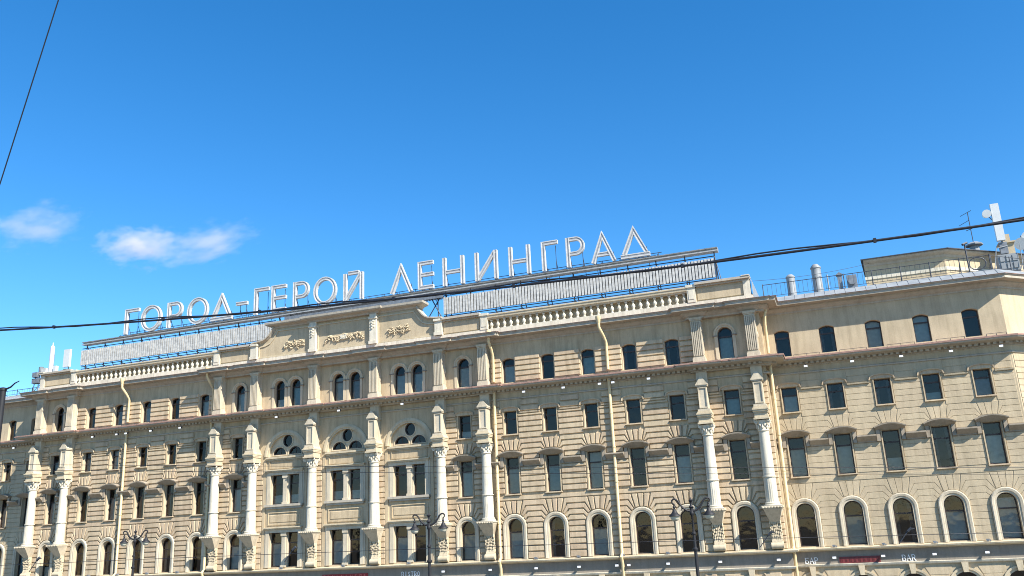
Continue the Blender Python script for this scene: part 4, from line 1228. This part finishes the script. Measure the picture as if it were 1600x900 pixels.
antenna("dish_antenna", (48.6, 4.6, 23.7), "pair of white round dishes on a mast at the right edge of the roof", [
    ("dish", ANTW, lambda b: b.tube([(-0.15, -0.25, 1.35), (-0.15, -0.12, 1.4), (-0.15, 0.0, 1.4)], [0.42, 0.36, 0.1], 20)),
    ("dish", ANTW, lambda b: b.tube([(0.35, -0.25, 1.75), (0.35, -0.12, 1.78), (0.35, 0.0, 1.78)], [0.42, 0.36, 0.1], 20)),
    ("mast", STEEL, lambda b: (b.tube([(0, 0.1, -0.6), (0, 0.1, 2.0)], 0.05, 6), b.tube([(-0.3, 0.05, 1.4), (0.4, 0.05, 1.75)], 0.035, 5), b.tube([(-0.5, 0.1, -0.5), (0, 0.1, 0.8)], 0.03, 5), b.tube([(0.5, 0.1, -0.5), (0, 0.1, 0.8)], 0.03, 5)))])
antenna("television_antenna", (46.6, 9.8, 27.1), "thin dark television aerial standing on the capped chimney of the penthouse", [
    ("mast", DARKSTEEL, lambda b: b.tube([(0, 0, 0), (0, 0, 2.4)], 0.03, 5)),
    ("elements", DARKSTEEL, lambda b: (b.tube([(-0.5, 0.2, 2.2), (0.25, -0.1, 2.45)], 0.02, 4), b.tube([(-0.3, 0.1, 1.0), (0.35, -0.1, 1.15)], 0.025, 4), b.tube([(-0.7, 0.1, 1.45), (0, 0, 1.75)], 0.02, 4)))])

# ------------------------------------------------------------------ shop lettering on the fascia
def serif_text(name, word, u0, y, z0, h, w, label, mat_=SIGNLET):
    root = empty(name, (u0, y, z0), label, "sign")
    n = len(word); cw = w / n
    S = 0.12 * cw + 0.010; T = 0.02
    for i, ch in enumerate(word):
        b = MB(); x0 = i * cw; a = x0 + 0.10 * cw; e = x0 + 0.86 * cw; mid = (a + e) / 2
        def bar(p, q, t, k=[0]):
            k[0] += 1; yy = -0.03 - 0.0007 * (k[0] % 9)
            ribbon(b, [p, q], [(-t / 2, yy), (t / 2, yy), (t / 2, 0.0), (-t / 2, 0.0)])
        def serif(x, z): bar((x - 0.15 * cw, z), (x + 0.15 * cw, z), T)
        def bowl(zl, zh):
            cz = (zl + zh) / 2; rr = (zh - zl) / 2 - T / 2
            path = [(a + S / 2, zh - T / 2), (mid, zh - T / 2)] + [(mid + (e - mid - S / 2) * math.cos(R(t)), cz + rr * math.sin(R(t))) for t in range(75, -76, -25)] + [(mid, zl + T / 2), (a + S / 2, zl + T / 2)]
            ribbon(b, path, [(-S * .4, -0.031), (S * .4, -0.031), (S * .4, 0), (-S * .4, 0)])
        if ch in 'BРRPБI':
            x = mid if ch == 'I' else a + S / 2
            bar((x, 0), (x, h), S); serif(x, T / 2); serif(x, h - T / 2)
        if ch == 'B': bowl(h * .5, h); bowl(0, h * .53)
        if ch in 'РRP': bowl(h * .45, h)
        if ch == 'Б': bowl(0, h * .56); bar((a, h - T), (e, h - T), T * 1.6); bar((e - T, h), (e - T, h * .78), T)
        if ch == 'R': bar((mid, h * .46), (e, 0), S); serif(e, T / 2)
        if ch in 'AА': bar((a, 0), (mid, h), T * 1.2); bar((e, 0), (mid, h), S); bar((a + .18 * cw, h * .35), (e - .18 * cw, h * .35), T); serif(a, T / 2); serif(e, T / 2)
        if ch == 'T': bar((mid, 0), (mid, h), S); bar((a, h - T / 2), (e, h - T / 2), T * 1.4); serif(mid, T / 2); bar((a + T / 2, h), (a + T / 2, h * .8), T); bar((e - T / 2, h), (e - T / 2, h * .8), T)
        if ch == 'S': ribbon(b, [(e - T, h * .82), (mid, h - S / 2), (a + S / 2, h * .76), (mid, h * .52), (e - S / 2, h * .26), (mid, S / 2), (a + T, h * .2)], [(-S * .4, -0.03), (S * .4, -0.03), (S * .4, 0), (-S * .4, 0)])
        if ch == 'O': ribbon(b, [(mid + (e - a - S) / 2 * math.cos(R(t)), h / 2 + (h - S) / 2 * math.sin(R(t))) for t in range(0, 360, 20)], [(-S * .42, -0.03), (S * .42, -0.03), (S * .42, 0), (-S * .42, 0)], True)
        b.build("letter", mat_, root)
    return root
serif_text("bar_sign", "БАР", 32.28, WY - 0.052, 5.47, 0.36, 0.84, "white Cyrillic three-letter sign beside the drainpipe on the fascia")
serif_text("bar_sign", "BAR", 37.92, WY - 0.052, 5.45, 0.36, 0.82, "white Latin three-letter sign on the fascia of the right wing")
serif_text("bistro_sign", "BISTRO", 4.66, -0.052, 5.56, 0.34, 1.5, "white six-letter bistro sign on the fascia below the centre")
def red_board(name, u0, u1, y, z0, z1, label, mb_, mt2, n, seed):
    root = empty(name, ((u0 + u1) / 2, y, z0), label, "sign")
    w = u1 - u0; b = MB(); b.box(-w / 2, w / 2, -0.06, 0.0, 0, z1 - z0); b.build("board", mb_, root)
    r_ = random.Random(seed); s_ = MB()
    for k in range(n):
        x = -w / 2 + w * (k + 0.5) / n; t = w / n * 0.26
        s_.box(x - t, x - t * 0.4, -0.075, -0.06, 0.06, z1 - z0 - 0.06); s_.box(x + t * 0.3, x + t * 0.8, -0.075, -0.06, 0.06, z1 - z0 - 0.06 - 0.1 * (k % 2))
        zz = r_.choice((0.1, 0.5, 0.85)) * (z1 - z0); s_.box(x - t * 0.4, x + t * 0.3, -0.074, -0.06, max(0.06, zz - 0.03), min(zz + 0.03, z1 - z0 - 0.05))
    s_.build("lettering", mt2, root)
PINK = plain("faded_red_letter", (0.55, 0.12, 0.10), 0.5, var=0.1)
DR2 = plain("deep_red_letter", (0.10, 0.015, 0.015), 0.5, var=0.1)
red_board("red_sign", 34.35, 36.72, WY - 0.052, 5.45, 5.82, "dark red signboard on the fascia between two floodlights", DRED, DR2, 9, 4)
red_board("red_sign", -1.85, 1.95, -0.052, 5.40, 5.90, "bright red signboard below the centre window", RED, PINK, 10, 6)

# ------------------------------------------------------------------ street lamps
def street_lamp(x, y, z, s, label, rz):
    root = empty("street_lamp", (x, y, 0.0), label, "street lamp", "twin-arm street lamps in front of the hotel")
    root.rotation_euler = (0, 0, rz)
    top = z                                   # height of the hub
    b = MB()
    b.lathe([(0.22, 0), (0.22, 0.25), (0.17, 0.3), (0.15, 1.3), (0.17, 1.35), (0.10, 1.5), (0.085, 3.0), (0.075, top - 1.9), (0.12, top - 1.88), (0.13, top - 1.8), (0.07, top - 1.74), (0.065, top - 1.2), (0.10, top - 1.17), (0.10, top - 1.1), (0.055, top - 1.05),
             (0.05, top - 0.35), (0.09, top - 0.3), (0.10, top - 0.2), (0.06, top - 0.12), (0.08, top), (0.13, top + 0.04), (0.07, top + 0.10), (0.04, top + 0.2), (0.07, top + 0.3), (0.11, top + 0.34), (0.04, top + 0.40), (0.015, top + 0.48)], (0, 0, 0), 12)
    b.build("pole", IRON, root, True)
    for sd in (-1, 1):
        a = MB()
        pth = [(0.04, -0.15), (0.22, -0.10), (0.38, 0.02), (0.50, 0.18), (0.58, 0.33), (0.68, 0.42), (0.80, 0.43), (0.86, 0.36), (0.85, 0.27), (0.79, 0.22)]
        a.tube([(sd * px * s, 0, top + pz * s) for px, pz in pth], [0.05 * s] * 3 + [0.042 * s] * 5 + [0.03 * s] * 2, 8)
        a.tube([(sd * px * s, 0, top + pz * s) for px, pz in [(0.28, -0.05), (0.36, -0.14), (0.45, -0.08), (0.44, 0.0), (0.38, 0.0)]], 0.022 * s, 6)
        a.blob((sd * 0.40 * s, 0, top + 0.04 * s), 0.06 * s, 0.05 * s, 0.07 * s)
        a.build("arm", IRON, root, True)
        lx = sd * 0.78 * s
        l = MB()
        l.lathe([(0.02, 0.24), (0.045, 0.20), (0.03, 0.14), (0.06, 0.10), (0.06, 0.04), (0.035, 0.0), (0.08, -0.04), (0.10, -0.12), (0.17, -0.22), (0.27, -0.30), (0.28, -0.34), (0.05, -0.34)][::-1], (0, 0, 0), 16)
        for v in range(len(l.v)):
            q = l.v[v]; l.v[v] = (q[0] * s, q[1] * s, q[2] * s)
        lo = l.build("lantern", IRON, root, True, (lx, 0, top))
        g = MB(); g.lathe([(0.02, -0.55), (0.10, -0.54), (0.18, -0.47), (0.21, -0.40), (0.22, -0.345), (0.05, -0.345)], (0, 0, 0), 16)
        for v in range(len(g.v)):
            q = g.v[v]; g.v[v] = (q[0] * s, q[1] * s, q[2] * s)
        g.build("globe", LAMPGLASS, lo, True)
    return root
street_lamp(28.45, -17.1, 8.83, 1.0, "black twin-lantern street lamp before the right-hand columns", R(12))
street_lamp(15.70, -18.4, 8.80, 0.93, "black twin-lantern street lamp before the centre of the hotel", R(12))
street_lamp(-7.22, -13.4, 9.00, 0.95, "black twin-lantern street lamp before the left bay beside the drainpipe", R(12))

# tram pole at the left edge
tp = empty("tram_pole", (11.66, -39.5, 0.0), "dark metal tram pole with a hooked bracket at the left edge", "pole")
b = MB(); b.lathe([(0.16, 0), (0.16, 1.0), (0.085, 1.05), (0.085, 12.85), (0.10, 12.86), (0.10, 12.95), (0.02, 12.97)], (0, 0, 0), 14); b.build("post", IRON, tp, True)
b = MB(); b.tube([(0.1, 0, 12.90), (0.30, 0, 12.95), (0.45, 0, 13.05), (0.62, 0, 13.10)], [0.03, 0.025, 0.02, 0.012], 6); b.build("hook", IRON, tp, True)
b = MB(); b.tube([(-0.4, 0, 12.6), (0.0, 0, 12.72)], 0.07, 8); b.box(-0.30, -0.08, -0.1, 0.1, 12.35, 12.85); b.build("bracket", IRON, tp)

# ------------------------------------------------------------------ wires
def wire(name, pts, r, label, n=6, twist=None, ties=0):
    b = MB(); b.tube(pts, r, n)
    if twist:
        P = [Vector(p) for p in pts]
        q = [p + Vector((0, 0.02, twist * math.sin(i * 0.9) + 0.03)) for i, p in enumerate(P)]
        b.tube(q, r * 0.62, n)
    o = b.build(name, CABLE, None, True)
    tag(o, label, "cable")
    if ties:
        t = MB()
        for k in range(ties):
            p = Vector(pts[int((k + 0.5) / ties * (len(pts) - 1))]); t.box(p.x - 0.03, p.x + 0.03, p.y - r * 1.25, p.y + r * 1.25, p.z - r * 1.3, p.z + r * 1.7)
        tag(t.build("cable_ties", CABLE, o), kind="stuff")
    return o
def cab(u):     # sagging bundle between two far poles
    return (u, -40.0, 13.46 + 0.00158 * (u - 39.0) ** 2)
wire("overhead_cable", [cab(-6 + 0.8 * k) for k in range(75)], 0.029, "thick black cable bundle sagging across the sky in front of the sign", 8, 0.045, 16)
wire("overhead_wire", [(21.3 + 2.25 * t / 10.0, -48.42 - 0.68 * t / 10.0, 12.2 + 4.95 * t / 10.0) for t in range(-2, 24)], 0.011, "single thin wire slanting down in the top left corner of the sky")
def line(a, b_, sag, n=24):
    A, B_ = Vector(a), Vector(b_)
    return [A.lerp(B_, k / n) - Vector((0, 0, sag * 4 * (k / n) * (1 - k / n))) for k in range(n + 1)]
wire("overhead_wire", line((-6, -35.2, 12.25), (52, -21.0, 8.85), 0.10), 0.010, "upper of the two thin parallel wires crossing the column shafts")
wire("overhead_wire", line((-6, -35.0, 12.05), (52, -20.8, 8.62), 0.10), 0.010, "lower of the two thin parallel wires crossing the column shafts")
w3 = wire("tram_contact_wire", line((-6, -33.5, 7.75), (52, -21.0, 6.95), -0.25), 0.011, "thin tram wire running past the arched windows")
pts3 = line((-6, -33.5, 7.75), (52, -21.0, 6.95), -0.25, 100)
for k in (18, 36, 66, 74, 81):
    p = pts3[k]; b = MB()
    b.tube([p + Vector((-0.25, 0, -0.3)), p, p + Vector((0.14, 0, 0.18)), p + Vector((0.34, 0, 0.2))], 0.016, 5)
    b.tube([p + Vector((0.1, 0, 0.12)), p + Vector((0.24, 0, 0.24))], 0.045, 6)
    b.build("hanger", DARKSTEEL, w3)
wire("roof_wire", line((31.2, 1.0, 24.1), (39.2, 7.2, 25.9), 0.2), 0.012, "thin wire from the parapet end up to the penthouse roof")

# ------------------------------------------------------------------ clouds
def cloud_material(name, seed, dens):
    mt = bpy.data.materials.new(name); mt.use_nodes = True
    t = mt.node_tree; t.nodes.clear(); L = t.links.new
    out = t.nodes.new("ShaderNodeOutputMaterial"); pv = t.nodes.new("ShaderNodeVolumePrincipled")
    pv.inputs["Color"].default_value = (0.90, 0.855, 0.83, 1); pv.inputs["Anisotropy"].default_value = 0.2
    tc = t.nodes.new("ShaderNodeTexCoord")
    ln = t.nodes.new("ShaderNodeVectorMath"); ln.operation = 'LENGTH'; L(tc.outputs["Object"], ln.inputs[0])
    n = t.nodes.new("ShaderNodeTexNoise"); n.noise_dimensions = '4D'; n.inputs["W"].default_value = seed
    n.inputs["Scale"].default_value = 1.9; n.inputs["Detail"].default_value = 5; n.inputs["Roughness"].default_value = 0.62; L(tc.outputs["Object"], n.inputs["Vector"])
    m1 = t.nodes.new("ShaderNodeMath"); m1.operation = 'MULTIPLY_ADD'; m1.inputs[1].default_value = 3.0; L(n.outputs["Fac"], m1.inputs[0])
    m0 = t.nodes.new("ShaderNodeMath"); m0.operation = 'SUBTRACT'; m0.inputs[0].default_value = -0.70; L(ln.outputs["Value"], m0.inputs[1])
    L(m0.outputs[0], m1.inputs[2])
    cl = t.nodes.new("ShaderNodeMath"); cl.operation = 'MAXIMUM'; cl.inputs[1].default_value = 0; L(m1.outputs[0], cl.inputs[0])
    ms = t.nodes.new("ShaderNodeMath"); ms.operation = 'MULTIPLY'; ms.inputs[1].default_value = dens; L(cl.outputs[0], ms.inputs[0])
    L(ms.outputs[0], pv.inputs["Density"]); L(pv.outputs[0], out.inputs["Volume"])
    return mt
def cloud(px, py, wx, wz, seed, label, tilt, dens):
    D = 2500
    d = ((px - 800) / 1357.3) * right + ((450 - py) / 1357.3) * up + fwd
    c = CAM + d * D
    b = MB(); b.blob((0, 0, 0), 1.25, 1.25, 1.25, n=20, m_=12)
    o = b.build("cloud", cloud_material("cloud_vapour_%d" % seed, seed, dens))
    sx, sz = wx / 1357.3 * D / 2, wz / 1357.3 * D / 2
    rx = Vector((right.x, right.y, 0)).normalized()
    M_ = Matrix((rx, Vector((-rx.y, rx.x, 0)), Vector((0, 0, 1)))).transposed().to_4x4() @ Matrix.Rotation(R(tilt), 4, 'Y') @ Matrix.Diagonal((sx, sx * 0.7, sz, 1))
    M_.translation = c
    o.matrix_world = M_
    tag(o, label, "cloud")
    return o
cloud(222, 386, 135, 70, 3, "small puffy cloud left of the sign, the brightest of three", -4, 0.022)
cloud(322, 382, 165, 52, 9, "thin wispy cloud just above the first letters of the sign", -14, 0.013)
cloud(58, 356, 150, 62, 14, "small hazy cloud at the left edge of the sky", -12, 0.011)
